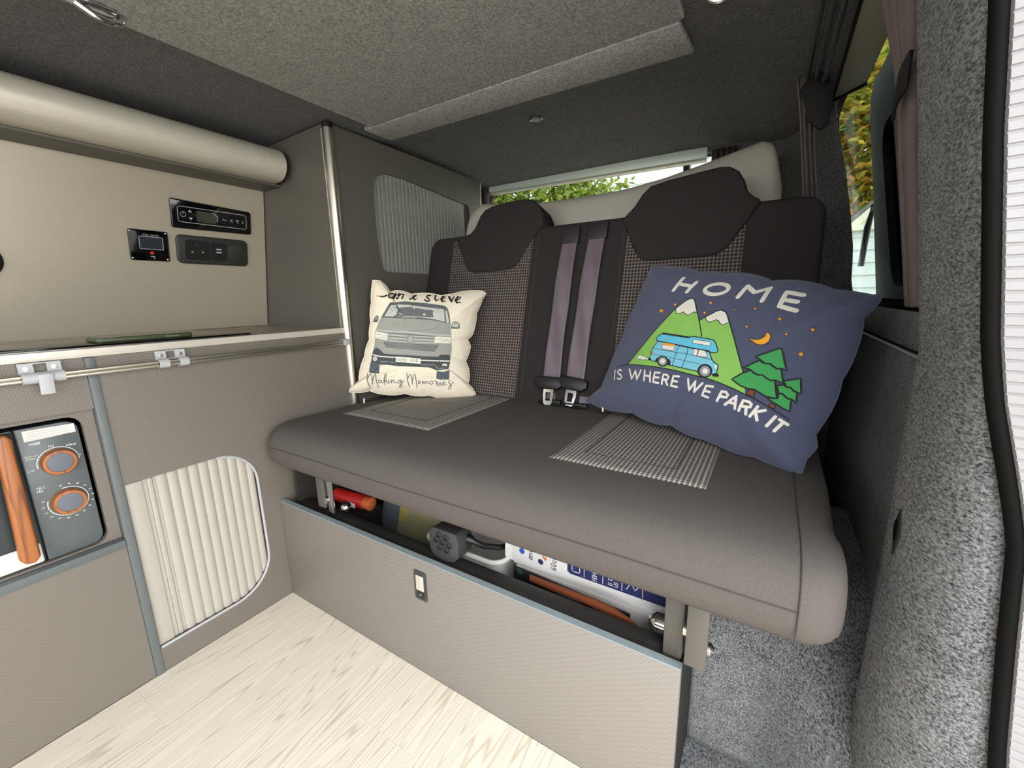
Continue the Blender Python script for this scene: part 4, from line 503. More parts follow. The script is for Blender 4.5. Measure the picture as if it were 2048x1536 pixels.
# track rail around the opening
def off_loop(d): return rrect(-0.2975, 0.060 - d, -0.045 + d, 0.4535 + d, [0.0, 0.095, 0.085, 0.0], 8)
tube('door_track', [(-0.001, a, b) for a, b in rrect(-0.296, 0.0615, -0.0455, 0.452, [0.0, 0.095, 0.085, 0.0], 8)[0:19]], 0.0032, 'grey_plastic', ku, 8)
sd = None
def tam_z(y):
    """lower and upper height of the opening at y"""
    lo, hi = 0.063, 0.451
    e = -0.045
    if y > e - 0.095: lo = 0.063 + 0.095 - math.sqrt(max(0, 0.095 ** 2 - (y - (e - 0.095)) ** 2))
    if y > e - 0.085: hi = 0.451 - 0.085 + math.sqrt(max(0, 0.085 ** 2 - (y - (e - 0.085)) ** 2))
    return lo, hi
def slat_bm(y0, y1, x0, depth, zf, n=6, pad=0.0):
    bm = bmesh.new(); rr = []
    for i in range(n + 1):
        t = i / n; y = y0 + (y1 - y0) * t; x = x0 - depth * (1 - math.sin(PI * t) ** 0.55)
        lo, hi = zf(min(y, 9)); rr.append((bm.verts.new((x, y, lo)), bm.verts.new((x, y, hi)), bm.verts.new((x0 - 0.008, y, lo)), bm.verts.new((x0 - 0.008, y, hi))))
    for a, b in zip(rr, rr[1:]):
        bm.faces.new((a[0], b[0], b[1], a[1])); bm.faces.new((a[2], a[3], b[3], b[2])); bm.faces.new((a[0], a[2], b[2], b[0])); bm.faces.new((a[1], b[1], b[3], a[3]))
    for r, s in ((rr[0], 1), (rr[-1], -1)): bm.faces.new((r[0], r[1], r[3], r[2]))
    return bm
M['tambour'] = mat('white tambour plastic', (166, 161, 151), 0.42)
M['tambour_dark'] = mat('grey translucent tambour plastic', (128, 134, 126), 0.3)
door = thing('shutter_door', '', '', (-0.01, -0.17, 0.25)); del door['label']; del door['category']
attach(door, ku); door.location = (-0.01, -0.17, 0.25)
box('end_profile', (-0.016, -0.2965, 0.063), (-0.006, -0.2675, 0.451), 'tambour', door, 0.002)
box('grip_groove', (-0.016, -0.2670, 0.063), (-0.010, -0.2600, 0.451), 'tambour', door)
box('grip_lip', (-0.016, -0.2595, 0.063), (-0.0075, -0.2500, 0.451), 'tambour', door, 0.002)
box('grip_groove', (-0.016, -0.2495, 0.063), (-0.011, -0.2440, 0.451), 'tambour', door)
y = -0.2435
while y < -0.052:
    finish('slat', slat_bm(y, min(y + 0.0198, -0.0475), -0.008, 0.0035, tam_z), 'tambour', door, 'auto'); y += 0.0200
struct_k = None
# ------------------------------------------------------------------ kitchen: microwave cabinet
mc = thing('microwave_cabinet', 'grey embossed cabinet holding the microwave, left of the sliding door', 'cabinet', (-0.2, -0.6, 0))
box('edge_trim', (-0.02, -0.3140, 0.0), (0.0035, -0.2990, 0.7185), 'edging', mc, 0.0015)
plate('top_panel', [(-1.3, 0.620), (-0.3145, 0.620), (-0.3145, 0.719), (-1.3, 0.719)], FX(0.0), -0.016, 0, 'board', mc)
plate('niche_panel', [(-1.3, 0.342), (-0.3145, 0.342), (-0.3145, 0.619), (-1.3, 0.619)], FX(-0.014), -0.012, 0, 'board', mc, holes=[rrect(-0.83, 0.345, -0.333, 0.610, [0.004, 0.022, 0.022, 0.004])])
box('shelf_edge', (-0.4, -1.3, 0.3235), (0.004, -0.3145, 0.3405), 'edging', mc, 0.0015)
plate('lower_panel', [(-1.3, 0.001), (-0.3145, 0.001), (-0.3145, 0.3225), (-1.3, 0.3225)], FX(0.0), -0.016, -0.001, 'board', mc)
box('carcass', (-0.425, -1.3, 0.003), (-0.395, -0.3, 0.717), 'inside', mc)
box('side_panel', (-0.40, -0.314, 0.003), (-0.02, -0.300, 0.717), 'inside', mc)
box('niche_top', (-0.40, -1.3, 0.625), (-0.02, -0.316, 0.640), 'inside', mc)

# microwave oven
mw = thing('microwave_oven', 'slate grey microwave oven with orange-brown wooden handle and two dials', 'microwave', (-0.17, -0.58, 0.3415))
box('body', (-0.36, -0.815, 0.345), (-0.031, -0.345, 0.600), 'mw_dark', mw, 0.012)
plate('control_panel', rrect(-0.417, 0.346, -0.338, 0.601, [0.002, 0.018, 0.018, 0.002]), FX(-0.028), -0.004, 0.006, 'mw_body', mw, bev=0.003)
plate('oven_door', rrect(-0.812, 0.346, -0.4185, 0.601, [0.018, 0.002, 0.002, 0.018]), FX(-0.028), -0.004, 0.004, 'mw_dark', mw, bev=0.002)
plate('door_panel', rrect(-0.80, 0.348, -0.422, 0.385, 0.003), FX(-0.0236), 0, 0.0022, 'mw_white', mw)
plate('door_glass', rrect(-0.80, 0.395, -0.470, 0.590, 0.01), FX(-0.0236), 0, 0.0022, 'gloss_black', mw)
hd = plate('handle', [(-0.452, 0.372), (-0.446, 0.362), (-0.434, 0.360), (-0.427, 0.370), (-0.424, 0.590), (-0.428, 0.599), (-0.436, 0.600), (-0.4435, 0.592)], FX(-0.005), -0.012, 0.008, 'handle_wood', mw, bev=0.004, seg=3)
for z in (0.40, 0.56): tube('handle_post', [(-0.0245, -0.437, z), (-0.012, -0.437, z)], 0.006, 'black', mw)
stk = plate('warning_label', [(-0.4085, 0.577), (-0.3425, 0.5785), (-0.3425, 0.595), (-0.4085, 0.5965)], FX(-0.022), 0.0001, 0.0008, 'paper', mw)
print_mesh('label_print', [('s', 0.0009, [(-0.404 + 0.002 * (i % 2), 0.5925 - 0.0042 * i), (-0.347 - 0.004 * (i == 3), 0.5915 - 0.0042 * i)], 0.0010) for i in range(4)], 'print_grey', stk, FX(-0.022))
for cy, cz, nm in ((-0.3735, 0.529, 0), (-0.3735, 0.4485, 1)):
    kb = lathe('dial', (-0.022, cy, cz), (1, 0, 0), [(0, 0.0245), (0.010, 0.0240), (0.013, 0.0225), (0.0135, 0.0180), (0.012, 0.0176)], 'handle_wood', mw, 32)
    lathe('dial_face', (-0.0105, cy, cz), (1, 0, 0), [(0, 0.0176), (0.0010, 0.0174), (0.0012, 0.0165)], 'mw_disc', kb, 28)
fm = FX(-0.022)
it = []
arc = lambda cy, cz, r, a0, a1, n=20: [(cy + r * math.cos(math.radians(a0 + (a1 - a0) * i / n)), cz + r * math.sin(math.radians(a0 + (a1 - a0) * i / n))) for i in range(n + 1)]
it += [('s', 0.0013, arc(-0.3735, 0.529, 0.0275, 190, -5), 0.0004)]
it += [('s', 0.0013, arc(-0.3735, 0.4485, 0.0275, 100, -200, 30), 0.0004)]
for i in range(16):
    a = math.radians(100 - 300 * i / 15); it += [('s', 0.0020, [(-0.3735 + 0.0335 * math.cos(a) - 0.001, 0.4485 + 0.0335 * math.sin(a)), (-0.3735 + 0.0335 * math.cos(a) + 0.001, 0.4485 + 0.0335 * math.sin(a))], 0.0004)]
it += text_items('POWER', -0.4035, 0.5685, 0.0042, 0.0007, 0.0004) + text_items('TIME', -0.409, 0.4845, 0.0042, 0.0007, 0.0004) + text_items('MIN', -0.409, 0.479, 0.0038, 0.0006, 0.0004)
it += text_items('Low', -0.4135, 0.521, 0.004, 0.0006, 0.0004) + text_items('Defrost', -0.4120, 0.5475, 0.0034, 0.0006, 0.0004) + text_items('M Low', -0.4120, 0.5430, 0.0034, 0.0006, 0.0004) + text_items('Med', -0.3810, 0.5590, 0.0036, 0.0006, 0.0004) + text_items('M High', -0.3590, 0.5540, 0.0036, 0.0006, 0.0004) + text_items('High', -0.3520, 0.5310, 0.0038, 0.0006, 0.0004)
print_mesh('dial_markings', it, 'white', mw, fm)['kind'] = 'stuff'

# worktop
wt = thing('worktop', 'pale grey kitchen worktop with a silver front edge', 'worktop', (-0.2, -0.5, 0.72))
box('top_board', (-0.427, -1.3, 0.7200), (0.000, 0.2600, 0.7345), 'worktop', wt)
box('edge_strip', (0.0002, -1.3, 0.7195), (0.0040, 0.2600, 0.7350), 'strip', wt, 0.0008)
hb = thing('hob', 'black glass hob lid set in the worktop', 'hob', (-0.2, -0.4, 0.7347))
box('glass_lid', (-0.36, -0.80, 0.7347), (-0.030, 0.004, 0.7395), 'gloss_black', hb, 0.0015)
box('steel_surround', (-0.37, -0.81, 0.7346), (-0.020, 0.012, 0.7358), 'steel', hb)
ph = thing('mobile_phone', 'mobile phone in a dark green case lying on the hob glass', 'phone', (-0.09, -0.2, 0.7397))
bm = bmesh.new(); ang = math.atan2(0.0, 1)
plate('case', rrect(-0.1250, -0.2790, -0.050, -0.112, 0.010), FZ(0.7397), 0, 0.0095, 'phone', ph, bev=0.003)
plate('screen', rrect(-0.1215, -0.2750, -0.0535, -0.116, 0.007), FZ(0.7397), 0.0093, 0.0100, 'gloss_black', ph)
box('side_button', (-0.0502, -0.165, 0.7430), (-0.0492, -0.140, 0.7462), 'steel', ph)
# splashback
sp = tag(plate('splashback', [(-1.3, 0.7355), (0.2595, 0.7355), (0.2595, 1.192), (-1.3, 1.192)], FS, -0.012, 0, 'splash'), 'warm silver splashback panel behind the worktop', 'panel')
# control panels on the splashback
hc = thing('heater_control', 'black heater control panel with grey display, uppermost on the splashback', 'control panel', FS(0.105, 1.031, 0))
plate('bezel', [(0.000, 1.031), (0.004, 1.0275), (0.207, 1.030), (0.2125, 1.034), (0.2135, 1.092), (0.209, 1.097), (0.003, 1.104), (0.0, 1.101)], FS, 0.0005, 0.008, 'gloss_black', hc, bev=0.002)
pf = lambda a, b, l: FS(a, b, 0.008 + l)
plate('display', [(0.062, 1.050), (0.108, 1.050), (0.118, 1.058), (0.118, 1.072), (0.108, 1.080), (0.062, 1.080)], FS, 0.0078, 0.0090, 'lcd', hc)
it = [('c', 0.0016, rrect(0.016, 1.045, 0.198, 1.086, 0.006), 0.0004), ('c', 0.0014, circ(0.029, 1.066, 0.0065, 16), 0.0004), ('s', 0.0012, [(0.029, 1.066), (0.029, 1.073)], 0.0004)]
it += [('p', 0, [(0.041, 1.073), (0.051, 1.073), (0.046, 1.080)], 0.0005), ('p', 0, [(0.042, 1.059), (0.052, 1.059), (0.047, 1.052)], 0.0005)]
it += [('s', 0.0018, [(0.104, 1.079), (0.1165, 1.071), (0.1165, 1.058)], 0.0012)]
it += [('s', 0.0014, [(0.141, 1.064), (0.130, 1.064), (0.134, 1.068)], 0.0004), ('s', 0.0014, [(0.152, 1.069), (0.158, 1.060)], 0.0004), ('s', 0.0014, [(0.158, 1.069), (0.151, 1.061)], 0.0004), ('s', 0.0012, [(0.168, 1.068), (0.177, 1.068)], 0.0004), ('s', 0.0012, [(0.169, 1.064), (0.176, 1.064)], 0.0004), ('s', 0.0012, [(0.171, 1.060), (0.174, 1.060)], 0.0004), ('s', 0.0012, [(0.186, 1.060), (0.186, 1.069), (0.191, 1.064), (0.186, 1.061)], 0.0004)]
print_mesh('button_symbols', it, 'grey_plastic', hc, pf)
bmn = thing('battery_monitor', 'square black battery monitor with four corner screws, leftmost on the splashback', 'control panel', FS(-0.054, 0.934, 0))
plate('face', rrect(-0.0985, 0.934, -0.011, 1.013, 0.004), FS, 0.0005, 0.005, 'gloss_black', bmn, bev=0.001)
plate('display', rrect(-0.076, 0.965, -0.025, 0.996, 0.001), FS, 0.0048, 0.0060, 'lcd_blue', bmn)
pf2 = lambda a, b, l: FS(a, b, 0.005 + l)
print_mesh('display_border', [('c', 0.0014, rrect(-0.0765, 0.9645, -0.0245, 0.9965, 0.001), 0.0012)] + text_items('BATTERY MONITOR', -0.072, 0.9990, 0.0035, 0.0006, 0.0004, 1.25), 'grey_plastic', bmn, pf2)
lathe('push_button', FS(-0.051, 0.955, 0.004), SPN, [(0, 0.0045), (0.002, 0.0045), (0.003, 0.0035)], 'red', bmn, 16)
print_mesh('logo', [('s', 0.002, [(-0.054, 0.946), (-0.046, 0.946)], 0.0004), ('s', 0.002, [(-0.048, 0.943), (-0.046, 0.940)], 0.0004)], 'grey_plastic', bmn, pf2)
for a, b in ((-0.0935, 0.939), (-0.016, 0.939), (-0.016, 1.008), (-0.0935, 1.008)): lathe('screw', FS(a, b, 0.0045), SPN, [(0, 0.0028), (0.0012, 0.0026), (0.0018, 0.0015)], 'chrome', bmn, 12)
so = thing('socket_panel', 'dark rounded socket panel with two lit points, below the heater control', 'socket', FS(0.105, 0.933, 0))
plate('surround', rrect(0.006, 0.932, 0.199, 1.0105, 0.014, 6), FS, 0.0005, 0.010, 'socket_plastic', so, bev=0.004, seg=3)
plate('mains_socket', rrect(0.026, 0.944, 0.088, 0.998, 0.006), FS, 0.0095, 0.0112, 'black', so)
for a, b in ((0.043, 0.966), (0.070, 0.9665)): lathe('pin_slot', FS(a, b, 0.0105), SPN, [(0, 0.0028), (0.0012, 0.0026)], 'led' if False else 'lens', so, 12)
plate('earth_slot', rrect(0.053, 0.981, 0.057, 0.990, 0.001), FS, 0.0105, 0.0116, 'dark_plastic', so)
plate('usb_socket', rrect(0.092, 0.946, 0.134, 0.996, 0.004), FS, 0.0095, 0.0112, 'black', so)
for b in (0.976, 0.967): plate('usb_port', rrect(0.106, b, 0.121, b + 0.004, 0.0015), FS, 0.0108, 0.0122, 'grey_plastic', so)
plate('blank_cover', rrect(0.142, 0.948, 0.186, 0.994, 0.006), FS, 0.0095, 0.0125, 'socket_plastic', so, bev=0.001)
vt = thing('round_outlet', 'black round outlet at the left end of the splashback', 'outlet', FS(-0.36, 0.88, 0))
lathe('rim', FS(-0.362, 0.918, 0.0005), SPN, [(0, 0.040), (0.004, 0.040), (0.007, 0.034), (0.005, 0.029)], 'black', vt, 28)
# aluminium roller cassette over the splashback
tb = thing('blind_cassette', 'long satin silver half-round cassette above the splashback', 'cassette', (-0.25, -0.4, 1.18))
prof = [(-0.315, 1.262)] + [(-0.2185 + 0.047 * math.cos(math.radians(a)), 1.2165 + 0.044 * math.sin(math.radians(a))) for a in range(95, -96, -10)] + [(-0.262, 1.171), (-0.315, 1.178)]
def extrude_y(name, prof, y0, y1, m, parent, bev=0):
    return plate(name, prof, lambda a, b, d: (a, y0 + d, b), 0, y1 - y0, m, parent, bev=bev, smooth='auto')
extrude_y('cassette_profile', prof, -1.3, 0.2440, 'alu_soft', tb)
extrude_y('end_cap', [(x if x < -0.3 else x + 0.001, z) for x, z in prof], 0.2442, 0.2475, 'black', tb)
box('under_board', (-0.342, -1.3, 1.1655), (-0.245, 0.2590, 1.1705), 'board_dark', tb)
box('back_board', (-0.345, -1.3, 1.192), (-0.3155, 0.2590, 1.275), 'inside', tb)
# awning-style rail with clips
rl = thing('hanging_rail', 'thin silver hanging rail along the front of the worktop', 'rail', (0.018, -0.5, 0.686))
bm = bmesh.new()
extrude_y('rail_upper', circ(0.0185, 0.6965, 0.0036, 12), -1.3, 0.2400, 'alu', rl)
extrude_y('rail_lower', circ(0.0185, 0.6895, 0.0036, 12), -1.3, 0.2400, 'alu', rl)
box('rail_web', (0.0165, -1.3, 0.6900), (0.0180, 0.2400, 0.6960), 'alu', rl)
box('end_bracket', (0.0000, 0.2350, 0.6840), (0.0230, 0.2570, 0.7020), 'grey_plastic', rl, 0.003)
def rail_clip(y0, hook, label):
    c = thing('rail_clip', label, 'clip', (0.012, y0 + 0.025, 0.68), 'grey plastic clips on the worktop rail')
    plate('clip_plate', [(y0, 0.700), (y0 + 0.052, 0.700), (y0 + 0.052, 0.7185), (y0, 0.7185)] , FX(0.0045), 0, 0.006, 'grey_plastic', c, holes=[[(y0 + 0.018, 0.702), (y0 + 0.034, 0.702), (y0 + 0.034, 0.7165), (y0 + 0.018, 0.7165)]] if True else (), bev=0)
    ranges = ((0, 0.052),) if hook else ((0, 0.017), (0.035, 0.052))
    for a, b in ranges:
        cp = [(0.0255 + 0.0, 0.6930)] + []
        outer = [(0.0105, 0.702)] + [(0.0185 + 0.0098 * math.cos(math.radians(t)), 0.693 + 0.0098 * math.sin(math.radians(t))) for t in range(80, -181, -20)]
        inner = [(0.0185 + 0.0076 * math.cos(math.radians(t)), 0.693 + 0.0076 * math.sin(math.radians(t))) for t in range(-180, 81, 20)]
        extrude_y('clip_jaw', outer + inner, y0 + a, y0 + b, 'grey_plastic', c)
    for dy in (0.009, 0.043): lathe('screw', (0.0104, y0 + dy, 0.709), (1, 0, 0), [(0, 0.0042), (0.001, 0.004), (0.0012, 0.002)], 'alu', c, 14)
    if hook:
        plate('hook_tab', [(y0 + 0.018, 0.700), (y0 + 0.036, 0.700), (y0 + 0.034, 0.664), (y0 + 0.016, 0.664)], FX(0.0275), 0, 0.005, 'grey_plastic', c, bev=0.0015)
rail_clip(-0.398, True, 'grey plastic rail clip with a hanging tab, left of the two clips')
rail_clip(-0.209, False, 'grey plastic rail clip with two open jaws, right of the two clips')

# ------------------------------------------------------------------ tall cupboard
tc = thing('tall_cupboard', 'tall graphite cupboard with silver corner pole and ribbed shutter, left of the bench', 'cupboard', (-0.2, 0.6, 0))
plate('end_panel', [(-0.45, 0.003), (-0.008, 0.003), (-0.008, 1.297), (-0.30, 1.289), (-0.45, 1.27)], FY(0.2750), -0.006, 0.012, 'board_dark', tc)
OP = rrect(0.413, 0.905, 0.905, 1.212, [0.05, 0.05, 0.02, 0.05], 6)
OP = [(0.445, 0.905)] + [(0.86, 0.905), (0.885, 0.910), (0.90, 0.930), (0.908, 1.17), (0.900, 1.185), (0.56, 1.212), (0.47, 1.212), (0.435, 1.200), (0.418, 1.175), (0.412, 1.13), (0.413, 1.02), (0.418, 0.955), (0.428, 0.915)]
plate('side_panel', [(0.281, 0.003), (0.985, 0.003), (0.985, 1.292), (0.281, 1.297)], FX(0.0), -0.016, 0, 'board_dark', tc, holes=[OP])
plate('carcass', [(0.282, 0.003), (0.980, 0.003), (0.980, 1.287), (0.282, 1.292)], FX(0.0), -0.44, -0.05, 'inside', tc)
tube('corner_pole', [(-0.0005, 0.2680, 0.003), (-0.0005, 0.2680, 1.283)], 0.0150, 'alu', tc, 20)
box('pole_flange', (-0.020, 0.2605, 0.003), (-0.010, 0.2635, 1.283), 'alu_soft', tc)
lathe('pole_cap', (-0.0005, 0.2680, 1.283), (0, 0, 1), [(0, 0.0142), (0.012, 0.0142), (0.014, 0.012)], 'black', tc, 20)
box('rear_edge', (-0.018, 0.9855, 0.70), (0.0012, 0.9900, 1.292), 'alu_soft', tc)
sh = thing('shutter', '', '', (-0.012, 0.66, 1.05)); del sh['label']; del sh['category']; attach(sh, tc); sh.location = (-0.012, 0.66, 1.05)
y = 0.405
while y < 0.875:
    finish('slat', slat_bm(y, y + 0.0158, -0.009, 0.0022, lambda yy: (0.895, 1.222), 5), 'tambour_dark', sh, 'auto')
    box('slat_joint', (-0.0145, y + 0.0159, 0.895), (-0.0088, y + 0.0175, 1.222), 'tambour', sh)
    y += 0.0176
box('end_profile', (-0.017, y, 0.895), (-0.006, 0.915, 1.222), 'curtain_dark', sh, 0.002)

# ------------------------------------------------------------------ bench seat
bs = thing('bench_seat', 'charcoal upholstered rear bench seat with two headrests on a grey panelled base', 'bench seat', (0.55, 0.3, 0))
# base
bp_ = plate('base_panel', [(0.002, 0.001), (1.030, 0.001), (1.030, 0.2835), (0.002, 0.2835)], FY(0.0), -0.0140, 0, 'board_seat', bs, bev=0.0006)
box('top_edging', (0.002, 0.0004, 0.2836), (1.0300, 0.0138, 0.2856), 'edging_light', bp_)
lp = plate('latch', rrect(0.5015, 0.190, 0.5355, 0.2585, 0.004), FY(-0.0), 0.0002, 0.0025, 'dark_plastic', bp_, bev=0.0008)
plate('latch_tongue', rrect(0.5080, 0.2140, 0.5290, 0.2490, 0.002), FY(-0.0026), 0, 0.0018, 'strip', lp, bev=0.0005)
plate('latch_recess', rrect(0.5100, 0.1970, 0.5290, 0.2110, 0.002), FY(-0.0024), 0, 0.0008, 'black', lp)
lathe('latch_pin', (0.5185, -0.0030, 0.2040), (0, -1, 0), [(0, 0.003), (0.0015, 0.0026)], 'steel', lp, 12)
box('front_rail', (0.03, 0.018, 0.245), (1.025, 0.030, 0.2790), 'frame', bs, 0.001)
box('rail_flange', (0.03, 0.0302, 0.2750), (1.000, 0.058, 0.2785), 'frame', bs, 0.001)
box('side_plate', (0.030, 0.031, 0.02), (0.042, 0.50, 0.378), 'frame', bs)
box('side_plate', (1.016, 0.0310, 0.002), (1.0285, 0.50, 0.378), 'black_matt', bs)  # blackened so its colour carries the shade of the gap
box('gap_shade', (1.0285, 0.0160, 0.002), (1.0300, 0.16, 0.285), 'black_matt', bs)  # black sheet added to paint the dark gap beside the base panel
box('base_tray', (0.043, 0.060, 0.100), (1.011, 0.50, 0.115), 'frame', bs)
box('rear_plate', (0.03, 0.501, 0.02), (1.025, 0.512, 0.378), 'frame', bs)
# hinge brackets and bolts of the folding frame
box('bracket', (1.000, 0.022, 0.262), (1.0265, 0.0305, 0.386), 'bracket', bs, 0.001)
box('bracket', (1.0335, -0.004, 0.301), (1.0610, 0.003, 0.398), 'bracket', bs, 0.001)
box('bracket', (0.158, 0.014, 0.305), (0.186, 0.022, 0.392), 'bracket', bs, 0.001)
box('bracket', (0.193, 0.018, 0.296), (0.216, 0.022, 0.390), 'steel', bs, 0.001)
lathe('bolt', (0.996, 0.060, 0.300), (-1, 0, 0), [(0, 0.017), (0.014, 0.017), (0.020, 0.014), (0.025, 0.008), (0.027, 0.001)], 'chrome', bs, 24)
lathe('bolt', (0.218, 0.045, 0.305), (1, 0, 0), [(0, 0.013), (0.010, 0.013), (0.016, 0.010), (0.020, 0.004)], 'chrome', bs, 20)
lathe('bolt', (1.0612, 0.010, 0.328), (1, 0, 0), [(0, 0.009), (0.004, 0.009), (0.008, 0.005)], 'steel', bs, 16)
lathe('bolt', (1.0285, 0.012, 0.345), (1, 0, 0), [(0, 0.009), (0.0045, 0.009)], 'alu', bs, 16)
lathe('bolt', (0.187, 0.018, 0.326), (0, -1, 0), [(0, 0.010), (0.003, 0.010), (0.004, 0.006)], 'steel', bs, 16)
# seat cushion: extruded rounded section with rounded ends, gentle crown
def cushion(name, sec, x0, x1, m, parent, rnd=0.03, nx=48):
    bm = bmesh.new(); rows = []; cy = sum(p[0] for p in sec) / len(sec); cz = sum(p[1] for p in sec) / len(sec)
    for i in range(nx + 1):
        # denser at the ends
        t = i / nx; e = 0.5 - 0.5 * math.cos(PI * t); x = x0 + (x1 - x0) * e
        d = min(x - x0, x1 - x); s = 1.0
        if d < rnd: s = 1 - (1 - math.sqrt(max(0, 1 - ((rnd - d) / rnd) ** 2)))
        row = []
        for (y, z) in sec:
            vy, vz = y - cy, z - cz; ln = math.hypot(vy, vz); q = max(0.0, 1 - rnd * (1 - s) / ln)
            row.append(bm.verts.new((x, cy + vy * q, cz + vz * q)))
        rows.append(row)
    n = len(sec)
    for a, b in zip(rows, rows[1:]):
        for k in range(n): bm.faces.new((a[k], a[(k + 1) % n], b[(k + 1) % n], b[k]))
    bm.faces.new(rows[0][::-1]); bm.faces.new(rows[-1])
    return finish(name, bm, m, parent, 'auto')
SEC = [(0.56, 0.392), (0.30, 0.392), (0.06, 0.394), (0.010, 0.397), (-0.012, 0.403), (-0.024, 0.416), (-0.028, 0.435), (-0.027, 0.456), (-0.022, 0.474), (-0.012, 0.489), (0.004, 0.499), (0.028, 0.505), (0.07, 0.5075), (0.13, 0.5065), (0.30, 0.504), (0.54, 0.501), (0.56, 0.500)]
sc = cushion('seat_cushion', SEC, 0.004, 1.200, 'fabric', bs, 0.045)
def seat_z(y):
    return lerp_tab(y, [(0.0, 0.497), (0.028, 0.505), (0.07, 0.5075), (0.13, 0.5065), (0.30, 0.504), (0.54, 0.501), (0.6, 0.50)])
for x0, x1, yf in ((0.097, 0.420, 0.150), (0.748, 1.030, 0.138)):
    si = grid('seat_insert', lambda u, v, x0=x0, x1=x1, yf=yf: (x0 + (x1 - x0) * u, yf + (0.552 - yf) * v, seat_z(yf + (0.552 - yf) * v) + 0.0004 + 0.0022 * min(1, 12 * min(u, 1 - u), 12 * min(v + 0.05, 1 - v + 0.05))), 24, 24, 'check_seat', bs, 0.0015)
    q = 0.055
    tube('stitch_line', [(a, b, seat_z(b) + 0.0030) for a, b in ((x0 + q, 0.54), (x0 + q, yf + q), (x1 - q, yf + q), (x1 - q, 0.54))], 0.0013, 'seam', si, 6)
tube('front_seam', [(x, -0.0278, 0.4545 + 0.0012 * math.sin(9 * x)) for x in [0.05 + 1.10 * i / 30 for i in range(31)]], 0.0008, 'seam', sc, 6)
tube('end_seam', [(1.152, y, z) for y, z in [(-0.0285, 0.41), (-0.0290, 0.435), (-0.0283, 0.456), (-0.0230, 0.475), (-0.013, 0.490), (0.003, 0.500), (0.028, 0.506), (0.07, 0.5085), (0.30, 0.505), (0.5, 0.502)]], 0.0009, 'seam', sc, 6)
# backrest
bk = plate('backrest', rrect(0.004, 0.487, 1.178, 1.031, [0.02, 0.02, 0.045, 0.045], 6), FB, -0.115, 0.0, 'fabric_shaded', bs, bev=0.014, seg=4)
for x0, x1 in ((0.117, 0.437), (0.735, 1.022)):
    plate('back_insert', [(x0, 0.505), (x1, 0.505), (x1, 1.010), (x0, 1.010)], FB, -0.001, 0.0035, 'check', bs, bev=0.0015)
HL = [(0.128, 1.016), (0.150, 1.024), (0.190, 1.030), (0.207, 1.050), (0.222, 1.085), (0.240, 1.104), (0.270, 1.113), (0.330, 1.119), (0.395, 1.120), (0.425, 1.113), (0.448, 1.094), (0.462, 1.070), (0.472, 1.036), (0.452, 1.015), (0.424, 0.972), (0.398, 0.925), (0.384, 0.909), (0.362, 0.901), (0.300, 0.898), (0.225, 0.898), (0.205, 0.901), (0.190, 0.912), (0.165, 0.955)]
HR = [(0.715, 1.016), (0.729, 1.030), (0.748, 1.050), (0.766, 1.080), (0.785, 1.099), (0.830, 1.108), (0.900, 1.116), (0.950, 1.121), (0.975, 1.118), (0.996, 1.104), (1.010, 1.080), (1.020, 1.052), (1.036, 1.036), (1.052, 1.028), (1.030, 0.990), (1.010, 0.955), (0.988, 0.922), (0.968, 0.907), (0.945, 0.903), (0.810, 0.900), (0.788, 0.903), (0.772, 0.914), (0.752, 0.945), (0.735, 0.985)]
for hp in (HL, HR): plate('headrest', hp, FB, -0.085, 0.012, 'fabric_shaded', bs, bev=0.010, seg=3)
for x in (0.455, 0.725): tube('back_seam', [FB(x, z, 0.0004) for z in (0.51, 0.7, 0.9, 1.0)], 0.0011, 'seam', bs, 6)

# seat belts
def belt(xt0, xt1, xb0, xb1, zt, zb, lift, label, tilt):
    b = thing('seat_belt', label, 'seat belt', FB((xb0 + xb1) / 2, zb - 0.04, 0.01), 'two belts between the headrests')
    def fw(u, v):
        z = zb + (zt - zb) * v; x0 = xb0 + (xt0 - xb0) * v; x1 = xb1 + (xt1 - xb1) * v
        return FB(x0 + (x1 - x0) * u, z, lift + 0.010 * math.sin(PI * v) ** 0.8 + 0.0035 * math.sin(2 * PI * (u * 0.9 + v * 1.7)) * math.sin(PI * v))
    grid('webbing', fw, 10, 40, 'web', b, 0.0014)
    plate('upper_slot', [(xt0 - 0.004, zt - 0.035), (xt1 + 0.004, zt - 0.035), (xt1 + 0.004, zt + 0.012), (xt0 - 0.002, zt + 0.012)], FB, lift - 0.006, lift + 0.0085, 'web_dark', b, bev=0.001)
    cx = (xb0 + xb1) / 2; w = 0.044
    def R(dx, dz): c, s = math.cos(tilt), math.sin(tilt); return (cx + dx * c - dz * s, zb - 0.004 + dx * s + dz * c)
    tg = plate('tongue_grip', [R(-w, 0.010), (R(-w, -0.006)), R(-0.030, -0.018), R(0.030, -0.018), R(w, -0.006), R(w, 0.010), R(0.034, 0.018), R(-0.034, 0.018)], FB, lift + 0.004, lift + 0.020, 'black', b, bev=0.004, seg=3)
    ol = [R(-0.016, -0.016), R(-0.0165, -0.035), R(-0.013, -0.058), R(-0.008, -0.062), R(0.008, -0.062), R(0.013, -0.058), R(0.0165, -0.035), R(0.016, -0.016)]
    hl = [R(-0.0085, -0.026), R(-0.0075, -0.050), R(0.0075, -0.050), R(0.0085, -0.026)]
    plate('tongue_blade', ol, FB, lift + 0.011, lift + 0.0145, 'chrome', b, holes=[hl])
    return b
belt(0.545, 0.592, 0.532, 0.586, 1.000, 0.566, 0.006, 'grey-mauve seat belt with chrome tongue, nearer the small cream cushion', 0.02)
belt(0.628, 0.676, 0.606, 0.660, 1.006, 0.570, 0.006, 'grey-mauve seat belt with chrome tongue, nearer the navy cushion', -0.10)
